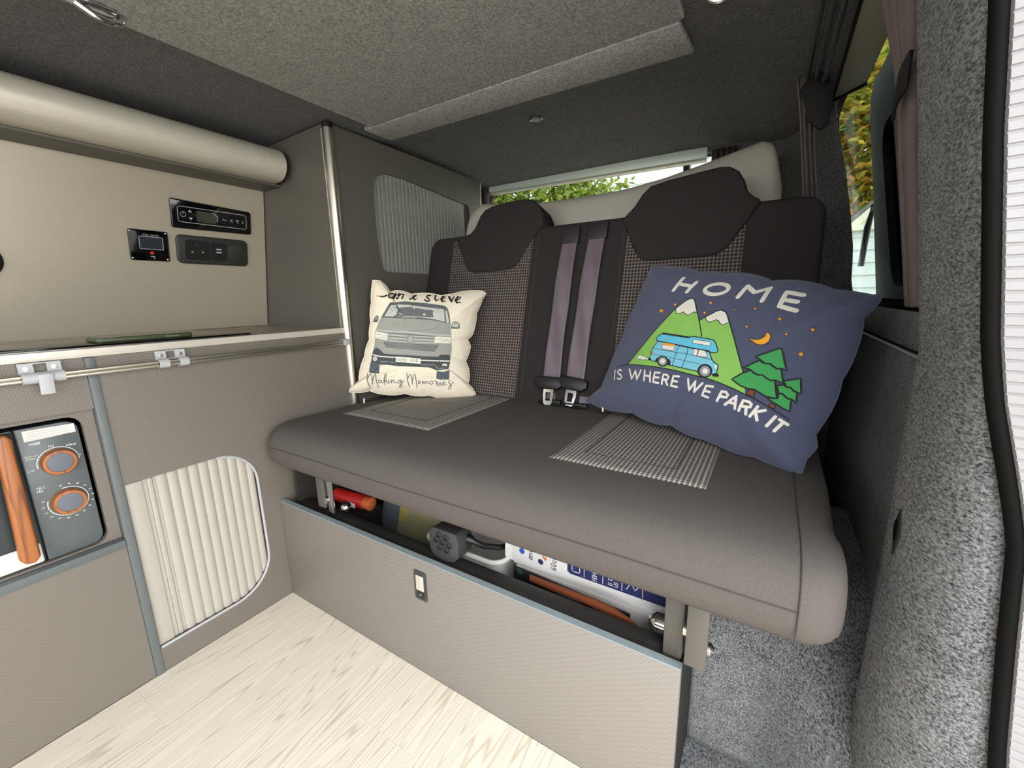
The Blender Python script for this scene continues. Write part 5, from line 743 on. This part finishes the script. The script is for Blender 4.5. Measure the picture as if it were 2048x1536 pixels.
bu = thing('belt_buckle', 'black belt buckle pair lying in the gap under the belt tongues', 'buckle', (0.61, 0.51, 0.503))
plate('buckle_body', rrect(0.532, 0.5035, 0.600, 0.520, 0.005), FY(0.5210), 0, 0.016, 'black', bu, bev=0.003)
plate('buckle_body', rrect(0.612, 0.5035, 0.682, 0.519, 0.005), FY(0.5200), 0, 0.016, 'black', bu, bev=0.003)
for x in (0.546, 0.650): plate('webbing_stub', [(x, 0.51), (x + 0.03, 0.51), (x + 0.028, 0.535), (x + 0.002, 0.535)], FB, 0.001, 0.004, 'web', bu)

# ------------------------------------------------------------------ cushions with printed covers
def dense(P):
    out = []
    for a, b in zip(P, P[1:]):
        for i in range(5): out.append((a[0] + (b[0] - a[0]) * i / 5, a[1] + (b[1] - a[1]) * i / 5))
    return out + [P[-1]]
def cushion_cover(D, name, label, body_mat, zip_px):
    P0, ea, eb, nn = (Vector(D[k]) for k in ('P0', 'ea', 'eb', 'n')); H = D['H']
    cx, cy = D['c'][0] / 1e4, D['c'][1] / 1e4
    out = [(a / 1e4 - cx, b / 1e4 - cy) for a, b in D['out']]
    th = [math.atan2(b, a) for a, b in out]; R = [math.hypot(a, b) for a, b in out]
    for i in range(1, len(th)):
        while th[i] <= th[i - 1]: th[i] += 2 * PI
    th2 = th + [th[0] + 2 * PI]; Rr = R + [R[0]]
    def rad(t):
        while t < th2[0]: t += 2 * PI
        while t >= th2[0] + 2 * PI: t -= 2 * PI
        return lerp_tab(t, list(zip(th2, Rr)))
    def surf(a, b, lift):
        dx, dy = a - cx, b - cy; q = min(1, math.hypot(dx, dy) / rad(math.atan2(dy, dx)))
        h = H * (1 - q ** 2.6) ** 0.75
        return P0 + ea * a + eb * b + nn * (h + lift)
    root = thing(name, label, 'cushion', P0 + ea * cx + eb * (min(b for a, b in out) + cy))
    bm = bmesh.new(); NR = 36; T = sorted(set([th2[0] + 2 * PI * k / 240 for k in range(240)] + th)); NT = len(T)
    wr = lambda t, q: 0.0035 * q ** 6 * (1 - q) * 5 * math.sin(17 * t) + 0.002 * q ** 3 * (1 - q) * 4 * math.sin(9 * t + 5 * q)
    rings = {}
    for side in (1, -1):
        cen = bm.verts.new(P0 + ea * cx + eb * cy + nn * (H * side)); rings[side] = []
        for j in range(1, NR + 1):
            q = math.sin(PI / 2 * j / NR)
            if j == NR and side == -1: rings[side].append(rings[1][-1]); continue
            ring = []
            for t in T:
                r = rad(t) * q; a, b = cx + r * math.cos(t), cy + r * math.sin(t)
                h = H * (1 - q ** 2.6) ** 0.75 * (1 if side == 1 else 0.9) + (wr(t, q) if q > 0.8 else 0) * (0.0 if side == 1 and q < 0.86 else 1)
                ring.append(bm.verts.new(P0 + ea * a + eb * b + nn * (side * h)))
            rings[side].append(ring)
        R0 = rings[side][0]
        for k in range(NT): bm.faces.new((cen, R0[k], R0[(k + 1) % NT]))
        for A_, B_ in zip(rings[side], rings[side][1:]):
            for k in range(NT): bm.faces.new((A_[k], A_[(k + 1) % NT], B_[(k + 1) % NT], B_[k]))
    finish('cover', bm, body_mat, root, True)
    tube('edge_seam', [P0 + ea * (cx + rad(t) * math.cos(t)) + eb * (cy + rad(t) * math.sin(t)) for t in T + T[:1]], 0.0016, body_mat, root, 6)
    lev = []; its = []
    for i, (part, col, kind, w, pts) in enumerate(D['L']):
        w = w / 1e4; P = [(a / 1e4, b / 1e4) for a, b in pts]
        bb = (min(p[0] for p in P) - w / 2, min(p[1] for p in P) - w / 2, max(p[0] for p in P) + w / 2, max(p[1] for p in P) + w / 2)
        l = 0
        for q, (b3, l3) in enumerate(lev):
            if b3[0] < bb[2] and b3[2] > bb[0] and b3[1] < bb[3] and b3[3] > bb[1] and D['L'][q][:2] != (part, col): l = max(l, l3 + 1)
        lev.append((bb, l)); its.append((part, col, kind, w, P, 0.0012 + 0.00013 * l))
    joined = ('printed_outline', 'printed_script', 'printed_scribble', 'printed_plate_lettering', 'printed_headlight_line', 'printed_bonnet_line', 'printed_grille_bar', 'printed_badge', 'printed_windscreen')
    fnp = lambda a, b, l: tuple(surf(a, b, l))
    groups = {}
    for it in its:
        if it[0] in joined: groups.setdefault((it[0], it[1]), []).append(it)
        elif it[0] == 'printed_lettering':
            def near(o): return any(abs(p[0] - q[0]) + abs(p[1] - q[1]) < 0.6 * (it[3] + o[3]) for p in dense(it[4]) for q in dense(o[4]))
            hit = [k for k, g in groups.items() if k[0] == it[0] and any(near(o) for o in g)]
            new = [it]
            for k in hit: new += groups.pop(k)
            groups[(it[0], it[1], id(it))] = new
        else: groups[(it[0], it[1], id(it))] = [it]
    for k, g in groups.items():
        o = print_mesh(k[0], [(t[2], t[3], t[4], t[5]) for t in g], PM[k[1]], root, fnp)
        if k[0] in joined: o['kind'] = 'stuff'
    zp = Vector(zip_px)
    tube('zip_pull', [zp, zp + Vector((0.003, -0.004, -0.014))], 0.0022, 'white_plastic', root, 8)
    return root
cushion_cover(PILLOW_VAN, 'cushion', 'small cream canvas cushion printed with a grey van and script', 'cream', (0.048, 0.268, 0.518))
cushion_cover(PILLOW_HOME, 'cushion', 'large navy cushion printed with white HOME lettering, mountains and blue camper', 'navy', (0.735, 0.482, 0.527))

# off-white bolster behind the backrest
TOP = [(0.02, 1.10), (0.05, 1.150), (0.095, 1.177), (0.20, 1.163), (0.377, 1.147), (0.52, 1.146), (0.66, 1.150), (0.78, 1.166), (0.88, 1.187), (0.97, 1.208), (1.03, 1.222), (1.058, 1.212), (1.072, 1.17), (1.090, 1.08)]
bo = thing('bolster', 'long off-white quilted bolster lying behind the headrests', 'bolster', (0.55, 0.86, 0.79))
bm = bmesh.new(); rows = []
for i in range(61):
    t = i / 60; x = 0.022 + 1.066 * (0.5 - 0.5 * math.cos(PI * t)) ; zt = lerp_tab(x, TOP); e = min(1, (min(x - 0.015, 1.098 - x) / 0.05)); s = math.sqrt(max(0.05, 1 - (1 - e) ** 2))
    c = 0.5 * (zt + 0.80); hz = 0.5 * (zt - 0.80); row = []
    for k in range(28):
        a = 2 * PI * k / 28; ca, sa = math.cos(a), math.sin(a)
        y = 0.868 + 0.072 * s * math.copysign(abs(ca) ** 0.75, ca) * (0.85 + 0.15 * math.sin(5 * x))
        z = c + hz * math.copysign(abs(sa) ** 0.7, sa)
        if z > 1.0: y += (z - 1.0) * 0.10
        row.append(bm.verts.new((x, y + 0.004 * math.sin(23 * x + 3 * a) * (1 - e), z)))
    rows.append(row)
for a, b in zip(rows, rows[1:]):
    for k in range(28): bm.faces.new((a[k], a[(k + 1) % 28], b[(k + 1) % 28], b[k]))
bm.faces.new(rows[0][::-1]); bm.faces.new(rows[-1])
finish('cover', bm, 'topper', bo, True)

# ------------------------------------------------------------------ things stored under the bench
rd = thing('red_canister', 'red canister lying under the left end of the seat', 'canister', (0.15, 0.13, 0.19))
lathe('canister_body', (0.060, 0.130, 0.262), (1, 0.10, -0.02), [(0, 0.016), (0.004, 0.020), (0.110, 0.020), (0.116, 0.017)], 'red', rd, 24)
lathe('end_band', (0.1765, 0.1417, 0.2597), (1, 0.10, -0.02), [(0, 0.0185), (0.020, 0.0185), (0.023, 0.014)], 'carton_orange', rd, 24)
plate('label_patch', [(0.130, 0.252), (0.165, 0.252), (0.165, 0.266), (0.130, 0.266)], FY(0.1135), 0, 0.0012, 'white', rd)
box('canister_rest', (0.07, 0.09, 0.116), (0.19, 0.18, 0.242), 'black_matt', rd)
lf = thing('leaflet', 'folded olive and yellow leaflet standing under the seat', 'leaflet', (0.28, 0.2, 0.13))
FL = lambda a, b, d: (a, 0.215 - d + 0.35 * (b - 0.2), b)
plate('leaflet_sheet', [(0.225, 0.118), (0.385, 0.118), (0.395, 0.262), (0.230, 0.275)], FL, 0, 0.003, 'leaflet', lf)
plate('leaflet_panel', [(0.228, 0.190), (0.262, 0.190), (0.258, 0.272), (0.222, 0.276)], FL, 0.0032, 0.0045, 'leaflet_yellow', lf)
plate('leaflet_fold', [(0.150, 0.118), (0.222, 0.118), (0.224, 0.285), (0.155, 0.290)], FL, -0.002, 0.001, 'leaflet_blue', lf)
print_mesh('leaflet_print', [('s', 0.0018, [(0.275, 0.255 - 0.010 * i), (0.375 - 0.02 * (i % 3), 0.250 - 0.010 * i)], 0.0036) for i in range(9)] + [('p', 0, [(0.335, 0.232), (0.362, 0.230), (0.362, 0.246), (0.335, 0.248)], 0.0038)], 'leaflet_yellow', lf, FL)
wt_ = thing('plastic_tray', 'white plastic tray with a rolled rim under the middle of the seat', 'tray', (0.5, 0.2, 0.115))
box('tray_floor', (0.450, 0.100, 0.116), (0.650, 0.330, 0.120), 'white_plastic', wt_)
plate('tray_wall', rrect(0.445, 0.095, 0.655, 0.335, 0.03), FZ(0.120), 0, 0.140, 'white_plastic', wt_, holes=[rrect(0.451, 0.101, 0.649, 0.329, 0.026)])
tube('tray_rim', [(a, b, 0.262) for a, b in rrect(0.442, 0.092, 0.658, 0.338, 0.032) + [rrect(0.442, 0.092, 0.658, 0.338, 0.032)[0]]], 0.006, 'white_plastic', wt_, 10)
hp = thing('hookup_plug', 'charcoal mains hook-up plug with ringed pin holes resting on the front rail', 'plug', (0.47, 0.04, 0.279))
FP = lambda a, b, d: (a + 0.012 + 0.12 * d, 0.050 - d, b + 0.15 * d)
plate('plug_head', [(0.511, 0.298), (0.518, 0.286), (0.532, 0.279), (0.556, 0.278), (0.576, 0.284), (0.588, 0.297), (0.590, 0.332), (0.584, 0.350), (0.524, 0.350), (0.510, 0.338)], FP, -0.030, 0.026, 'dark_plastic', hp, bev=0.004)
for a, b in ((0.550, 0.322), (0.533, 0.324), (0.567, 0.320), (0.541, 0.337), (0.559, 0.335), (0.541, 0.309), (0.559, 0.307)):
    c = Vector(FP(a, b, 0.0255)); lathe('pin_hole', c, (0.12, -1, 0.15), [(0, 0.0075), (0.0022, 0.0072), (0.0022, 0.0050), (0.0006, 0.0048)], 'black', hp, 14)
tube('cable', [(0.590, 0.060, 0.326), (0.606, 0.064, 0.324), (0.614, 0.066, 0.320), (0.628, 0.078, 0.308), (0.640, 0.12, 0.285), (0.640, 0.18, 0.26)], 0.006, 'black', hp, 10, [0.010, 0.010, 0.006, 0.006, 0.006, 0.006])
def turn(items, cx, cy):
    return [(k, w, [(cx - (b - cy), cy + (a - cx)) for a, b in p], l) for k, w, p, l in items]
def carton(name, label, lo, hi):
    c = thing(name, label, 'box', ((lo[0] + hi[0]) / 2, (lo[1] + hi[1]) / 2, lo[2]))
    box('carton_body', lo, hi, 'carton', c, 0.0015); return c
cl = carton('carton', 'lower white carton under the right end of the seat', (0.684, 0.112, 0.116), (1.006, 0.36, 0.262))
cu = carton('carton', 'upper white carton with navy strip and coloured dots under the seat', (0.676, 0.118, 0.2625), (1.002, 0.36, 0.334))
ff = FY(0.118)
FT = lambda a, b, l: (a, 0.118 - l, b)
plate('open_flap', [(0.652, 0.268), (0.676, 0.263), (0.678, 0.318), (0.654, 0.330)], FY(0.125), 0, 0.003, 'carton', cu)
print_mesh('navy_strip', [('p', 0, [(0.800, 0.288), (0.806, 0.284), (0.998, 0.284), (0.998, 0.3165), (0.806, 0.3165), (0.800, 0.312)], 0.0006)], 'carton_navy', cu, FT)
it = []
for i, x in enumerate((0.835, 0.872, 0.908, 0.945)): it += [('s', 0.0010, [(x, 0.287), (x, 0.313)], 0.0010)]
it += turn(text_items('HDMI', 0.860, 0.288, 0.009, 0.0012, 0.0010, 0.95, 0.6), 0.860, 0.288) + turn(text_items('DVD', 0.890, 0.290, 0.008, 0.0011, 0.0010, 0.95, 0.7), 0.890, 0.290) + turn(text_items('USB', 0.901, 0.290, 0.008, 0.0011, 0.0010, 0.95, 0.7), 0.901, 0.290) + [('c', 0.0012, rrect(0.810, 0.292, 0.826, 0.308, 0.001), 0.0010), ('s', 0.0012, [(0.916, 0.293), (0.924, 0.309), (0.932, 0.296), (0.938, 0.306)], 0.0010)]
print_mesh('strip_symbols', it, 'white', cu, FT)
print_mesh('blue_dot', [('p', 0, circ(0.697, 0.297, 0.0065, 18), 0.0006)], 'carton_blue', cu, FT)
print_mesh('navy_dot', [('p', 0, circ(0.741, 0.287, 0.0062, 18), 0.0006)], 'carton_navy', cu, FT)
print_mesh('orange_dot', [('p', 0, circ(0.752, 0.297, 0.0036, 14), 0.0006), ('p', 0, circ(0.747, 0.300, 0.0026, 12), 0.0006)], 'carton_orange', cu, FT)
print_mesh('carton_lettering', turn(text_items('and', 0.722, 0.284, 0.0125, 0.0016, 0.0006, 0.98, 0.7), 0.722, 0.284) + turn(text_items('60cm', 0.776, 0.278, 0.0125, 0.0016, 0.0006, 0.98, 0.7), 0.776, 0.278), 'carton_text', cu, FT)
ls = thing('leather_strap', 'tan leather strap curling over the front rail under the seat', 'strap', (0.85, 0.07, 0.28))
pts = [(0.735, 0.085, 0.283), (0.78, 0.082, 0.284), (0.83, 0.078, 0.287), (0.87, 0.075, 0.290), (0.905, 0.073, 0.289), (0.935, 0.070, 0.283), (0.958, 0.068, 0.274), (0.975, 0.066, 0.262)]
bm = bmesh.new(); rr = []
for i, p in enumerate(pts):
    w = (0.006, 0.007, 0.0075, 0.008, 0.008, 0.007, 0.005, 0.003)[i]; p = (p[0], p[1], p[2] - 0.012)
    rr.append([bm.verts.new((p[0], p[1] - 0.004, p[2] - w)), bm.verts.new((p[0], p[1] - 0.004, p[2] + w)), bm.verts.new((p[0], p[1], p[2] + w)), bm.verts.new((p[0], p[1], p[2] - w))])
for a, b in zip(rr, rr[1:]):
    for k in range(4): bm.faces.new((a[k], a[(k + 1) % 4], b[(k + 1) % 4], b[k]))
bm.faces.new(rr[0][::-1]); bm.faces.new(rr[-1])
finish('strap_band', bm, 'leather', ls, 'auto')
tb_ = thing('tape_measure_card', 'black card with teal and white print lying along the rail under the seat', 'card', (0.8, 0.08, 0.25))
plate('card', [(0.690, 0.238), (0.930, 0.232), (0.930, 0.262), (0.690, 0.274)], FY(0.098), 0, 0.004, 'black_matt', tb_)
FC = lambda a, b, l: (a, 0.094 - l, b)
print_mesh('card_print', text_items('TR', 0.700, 0.262, 0.009, 0.0018, 0.0004) + [('s', 0.004, [(0.79, 0.250), (0.835, 0.246)], 0.0004)], 'teal', tb_, FC)
print_mesh('card_lettering', [('s', 0.003, [(0.800, 0.258), (0.832, 0.255)], 0.0005), ('s', 0.003, [(0.862, 0.250), (0.905, 0.246)], 0.0005)], 'white', tb_, FC)

# ------------------------------------------------------------------ windows: blinds and curtains
rb = thing('rear_blind', 'grey-green roller blind cassette across the top of the tailgate window', 'blind', (0.42, 1.05, 1.245))
FRB = lambda a, b, d: (a, 1.068 - d, b - 0.013 * (a / 0.87))
plate('cassette', [(0.002, 1.262), (0.868, 1.262), (0.868, 1.296), (0.002, 1.300)], FRB, 0, 0.020, 'blind', rb, bev=0.003)
plate('pull_bar', [(0.004, 1.252), (0.866, 1.252), (0.866, 1.2605), (0.004, 1.2605)], FRB, 0.002, 0.014, 'alu_soft', rb, bev=0.002)
plate('upper_lip', [(0.002, 1.3005), (0.868, 1.297), (0.868, 1.304), (0.002, 1.306)], FRB, 0, 0.024, 'rubber', rb)
def curtain(name, label, fn, nu, nv, m, cat='curtain', group=None):
    c = thing(name, label, cat, fn(0.5, 0)); grid('cloth', fn, nu, nv, m, c, 0.003); return c
curtain('curtain', 'gathered maroon curtain at the right end of the tailgate blind', lambda u, v: (0.882 + 0.075 * u, 1.050 + 0.008 * math.sin(2 * PI * 4.5 * u), 1.02 + 0.250 * v), 54, 8, 'curtain_dark')
curtain('curtain', 'narrow maroon curtain at the left end of the tailgate blind', lambda u, v: (-0.012 + 0.016 * u, 1.030 + 0.006 * math.sin(2 * PI * 1.5 * u), 1.02 + 0.262 * v), 16, 8, 'curtain_dark')
# curtain of the side window, drawn to the rear corner
def rear_c(u, v):
    z = 0.97 + 0.325 * v
    xl = lerp_tab(z, [(0.97, 1.142), (1.044, 1.134), (1.15, 1.119), (1.23, 1.108), (1.30, 1.095)]); xr = lerp_tab(z, [(0.97, 1.170), (1.044, 1.163), (1.15, 1.146), (1.23, 1.140), (1.30, 1.152)])
    return (xl + (xr - xl) * u, 0.715 + 0.008 * math.sin(2 * PI * 3 * u) + 0.03 * u, z)
cr_ = curtain('curtain', 'mauve-taupe side curtain tied back in the rear corner behind the bench', rear_c, 42, 16, 'curtain')
plate('tie_back', [(1.103, 1.258), (1.108, 1.272), (1.130, 1.288), (1.153, 1.288), (1.160, 1.240), (1.166, 1.180), (1.150, 1.170), (1.124, 1.195), (1.114, 1.232)], FY(0.700), -0.008, 0.004, 'black_matt', cr_, bev=0.002)
def front_c(u, v):
    z = 0.79 + 0.50 * v
    ya = lerp_tab(z, [(0.79, 0.265), (1.00, 0.232), (1.05, 0.213), (1.10, 0.205), (1.29, 0.16)]); yb = lerp_tab(z, [(0.79, 0.300), (1.00, 0.275), (1.05, 0.262), (1.10, 0.262), (1.21, 0.310), (1.29, 0.36)])
    return (1.282 - 0.19 * (z - 0.75) - 0.008 * math.sin(2 * PI * 3.5 * u), ya + (yb - ya) * u, z)
cf_ = curtain('curtain', 'mauve-taupe side curtain tied back against the near carpeted pillar', front_c, 44, 24, 'curtain')
grid('tie_back', lambda u, v: (1.282 - 0.19 * (1.07 - 0.75) - 0.013 - 0.003 * math.sin(PI * u), 0.178 + 0.050 * u, 1.030 + 0.040 * v + 0.02 * (1 - u)), 10, 6, 'black_matt', cf_, 0.004)
# curtain track above the side window
ct = thing('curtain_track', 'twin grey curtain track under the roof along the side window', 'track', (1.12, 0.5, 1.27))
for dx in (0.0, 0.016, 0.030): tube('track_rail', [(1.122 + dx - 0.010 * t, 0.12 + 0.82 * t, 1.280 - 0.006 * dx / 0.01) for t in [i / 10 for i in range(11)]], 0.0042, 'dark_plastic', ct, 8)
# blind cassette of the side window
sb = thing('side_blind', 'beige blind cassette along the top of the side window', 'blind', (1.19, 0.5, 1.24))
FSB = lambda a, b, d: (a, b, 1.262 - 0.10 * (a - 1.17) - d)
plate('cassette_face', [(1.168, 0.12), (1.222, 0.12), (1.222, 0.690), (1.172, 0.765)], FSB, 0, 0.012, 'blind_beige', sb, bev=0.002)
plate('cassette_edge', [(1.165, 0.12), (1.1675, 0.12), (1.1715, 0.768), (1.169, 0.768)], FSB, -0.003, 0.016, 'rubber', sb)
plate('cassette_end', [(1.172, 0.767), (1.222, 0.692), (1.222, 0.698), (1.172, 0.773)], FSB, -0.003, 0.016, 'rubber', sb)
# lamps and catches on the roof
def downlight(name, label, x, y, lit):
    z = roof_z(x, y); d = thing(name, label, 'lamp', (x, y, z - 0.004))
    lathe('bezel', (x, y, z + 0.002), (0, 0, -1), [(0, 0.020), (0.006, 0.020), (0.009, 0.017), (0.006, 0.014)], 'steel', d, 24)
    lathe('lens', (x, y, z + 0.001), (0, 0, -1), [(0, 0.0135), (0.006, 0.0135), (0.0075, 0.009)], 'led' if lit else 'lens', d, 20)
downlight('downlight', 'small round downlight in the dark roof above the bench', 0.467, 0.620, False)
downlight('downlight', 'lit round downlight in the roof at the top edge of the picture', 0.971, 0.330, True)
ca = thing('roof_catch', 'chrome roof catch on the dark roof at the upper left', 'catch', (0.11, -0.21, 1.28))
box('catch_base', (0.098, -0.262, 1.2875), (0.124, -0.205, 1.2935), 'chrome', ca, 0.002)
tube('catch_loop', [(0.111, -0.255, 1.286), (0.111, -0.235, 1.278), (0.111, -0.212, 1.276), (0.111, -0.200, 1.281), (0.111, -0.197, 1.289)], 0.006, 'chrome', ca, 12)
# open sliding door outside the side window
FD = lambda a, b, d: tuple(Vector((1.375 - KW * (b - 0.75), a, b)) + WN * d)
sdr = thing('sliding_door', 'open dark sliding door seen outside the side window', 'door', (1.46, 0.55, -0.05))
plate('door_panel', [(0.02, -0.05), (1.16, -0.05), (1.19, 0.2), (1.19, 0.5), (1.178, 0.785), (1.145, 0.93), (1.113, 1.074), (1.090, 1.20), (1.077, 1.295), (1.050, 1.330), (1.000, 1.348), (0.819, 1.345), (0.02, 1.345)], FD, -0.035, 0, 'black_matt', sdr, holes=[rrect(0.12, 0.82, 0.96, 1.22, 0.06)], bev=0)
plate('door_window', rrect(0.115, 0.815, 0.965, 1.225, 0.06), FD, -0.022, -0.017, 'tint_dark', sdr)
plate('inner_trim', rrect(0.72, 0.83, 0.80, 1.21, 0.02), FD, 0.001, 0.006, 'dark_plastic', sdr)
tube('edge_seal', [FD(a, b, -0.010) for a, b in [(1.192, 0.2), (1.192, 0.5), (1.180, 0.785), (1.147, 0.93), (1.115, 1.074), (1.092, 1.20), (1.079, 1.295), (1.052, 1.332), (1.0, 1.35)]], 0.005, 'rubber', sdr, 8)
tube('pull_strap', [(1.319, 1.129, 1.06), (1.326, 1.17, 1.05), (1.324, 1.196, 1.006), (1.323, 1.2, 0.95), (1.322, 1.2, 0.89)], 0.007, 'black', sdr, 8, [0.004, 0.006, 0.009, 0.008, 0.008])
wp = tag(tube('rear_wiper', [(0.790, 1.150, 1.262), (0.792, 1.150, 1.20), (0.800, 1.150, 1.05)], 0.013, 'black', None, 8), 'black wiper arm behind the tailgate glass', 'wiper')

# ------------------------------------------------------------------ outside: sheds and trees
def boarded(name, label, x0, x1, y, z0, z1, pitch, mfas, rake=None):
    h = thing(name, label, 'shed', ((x0 + x1) / 2, y, -0.5))
    wall = box('wall_core', (x0, y + 0.02, -0.5), (x1, y + 0.4, z1), 'inside', h)
    z = z0
    while z < z1:
        zt = min(z + pitch, z1)
        bm = bmesh.new()
        pr = [(y - 0.020, z), (y - 0.004, zt + 0.006), (y + 0.018, zt + 0.006), (y + 0.018, z)]
        A_ = [bm.verts.new((x0, a, b)) for a, b in pr]; B_ = [bm.verts.new((x1, a, b)) for a, b in pr]
        bm.faces.new(A_[::-1]); bm.faces.new(B_)
        for k in range(4): bm.faces.new((A_[k], A_[(k + 1) % 4], B_[(k + 1) % 4], B_[k]))
        finish('board', bm, 'siding', h); z += pitch
    return h
sh1 = boarded('garden_shed', 'white weatherboarded shed with pale gable seen through the side window', 1.60, 5.2, 5.0, -0.5, 1.42, 0.1225, None)
FG = FY(4.975)
plate('gable', [(1.62, 1.40), (5.18, 1.40), (3.4, 3.14)], FG, -0.05, 0.01, 'fascia', sh1)
plate('barge_board', [(1.45, 1.150), (3.4, 3.130), (3.4, 3.215), (1.45, 1.235)], FG, 0.012, 0.05, 'fascia', sh1)
plate('eave_return', [(1.50, 1.400), (1.88, 1.400), (1.88, 1.455), (1.50, 1.455)], FG, 0.012, 0.06, 'fascia', sh1)
plate('roof_slope', [(1.42, 1.21), (3.4, 3.22), (5.4, 1.21), (5.4, 1.26), (3.4, 3.27), (1.42, 1.26)], FY(5.0), -2.5, 0.06, 'roofing', sh1)
sh2 = boarded('garage', 'white boarded garage wall seen through the tailgate window', -2.6, 0.0, 8.2, 0.3, 4.6, 0.24, None)
def tree(name, label, base, h, rx, ry, rz, cz, nleaf, m, size, group=None, seed=1):
    rnd = random.Random(seed); t = thing(name, label, 'tree', base, group)
    bm = bmesh.new(); b = Vector(base)
    tube_bm(bm, [b, b + Vector((0.05, 0, h * 0.5)), b + Vector((-0.05, 0.05, h))], 0.1, 8, True, [0.13, 0.10, 0.04])
    finish('trunk', bm, 'bark', t, True)
    for k in range(7):
        a = 2 * PI * k / 7 + rnd.random(); p0 = b + Vector((0, 0, h * (0.45 + 0.07 * k)))
        p1 = Vector((b.x + rx * 0.75 * math.cos(a), b.y + ry * 0.75 * math.sin(a), b.z + cz + rz * rnd.uniform(-0.4, 0.7)))
        tube('branch', [p0, (p0 + p1) / 2 + Vector((0, 0, 0.15)), p1], 0.03, 'bark', t, 6, [0.045, 0.03, 0.008])
    vs = []; fs = []
    clumps = [(rnd.gauss(0, 1), rnd.gauss(0, 1), rnd.gauss(0, 1)) for _ in range(140)]
    cl = []
    for c in clumps:
        n = math.sqrt(sum(v * v for v in c)) or 1; r = rnd.uniform(0.45, 1.0) ; cl.append(Vector((c[0] / n * rx * r, c[1] / n * ry * r, c[2] / n * rz * r)))
    for i in range(nleaf):
        c = rnd.choice(cl); p = Vector((b.x, b.y, b.z + cz)) + c + Vector((rnd.gauss(0, 1), rnd.gauss(0, 1), rnd.gauss(0, 1))) * (0.17 * max(rx, rz) / 1.4)
        u = Vector((rnd.gauss(0, 1), rnd.gauss(0, 1), rnd.gauss(0, 0.6))).normalized(); w = u.cross(Vector((rnd.gauss(0, 1), rnd.gauss(0, 1), rnd.gauss(0, 1)))).normalized()
        s = size * rnd.uniform(0.6, 1.3); nrm = u.cross(w) * s * 0.12; k = len(vs)
        vs += [p - u * s, p + w * s * 0.45 + nrm, p + u * s, p - w * s * 0.45 + nrm]
        fs += [(k, k + 1, k + 2), (k, k + 2, k + 3)]
    me = bpy.data.meshes.new('foliage'); c0 = Vector((b.x, b.y, b.z + cz))
    me.from_pydata([v - c0 for v in vs], [], fs); me.materials.append(M[m])
    o = bpy.data.objects.new('foliage', me); COL.objects.link(o); o.location = c0; attach(o, t); o['kind'] = 'stuff'
    return t
tree('leafy_tree', 'yellow-green leafy tree seen through the left of the tailgate window', (-2.10, 5.2, -0.5), 2.6, 1.45, 1.0, 1.35, 2.72, 14000, 'leaf_rear', 0.060, 'trees around the drive', 3)
tree('leafy_tree', 'autumn-tinted tree above the white shed, seen through the side window', (2.8, 11.6, -0.5), 4.2, 2.9, 1.9, 2.8, 4.3, 20000, 'leaf_side', 0.11, 'trees around the drive', 5)
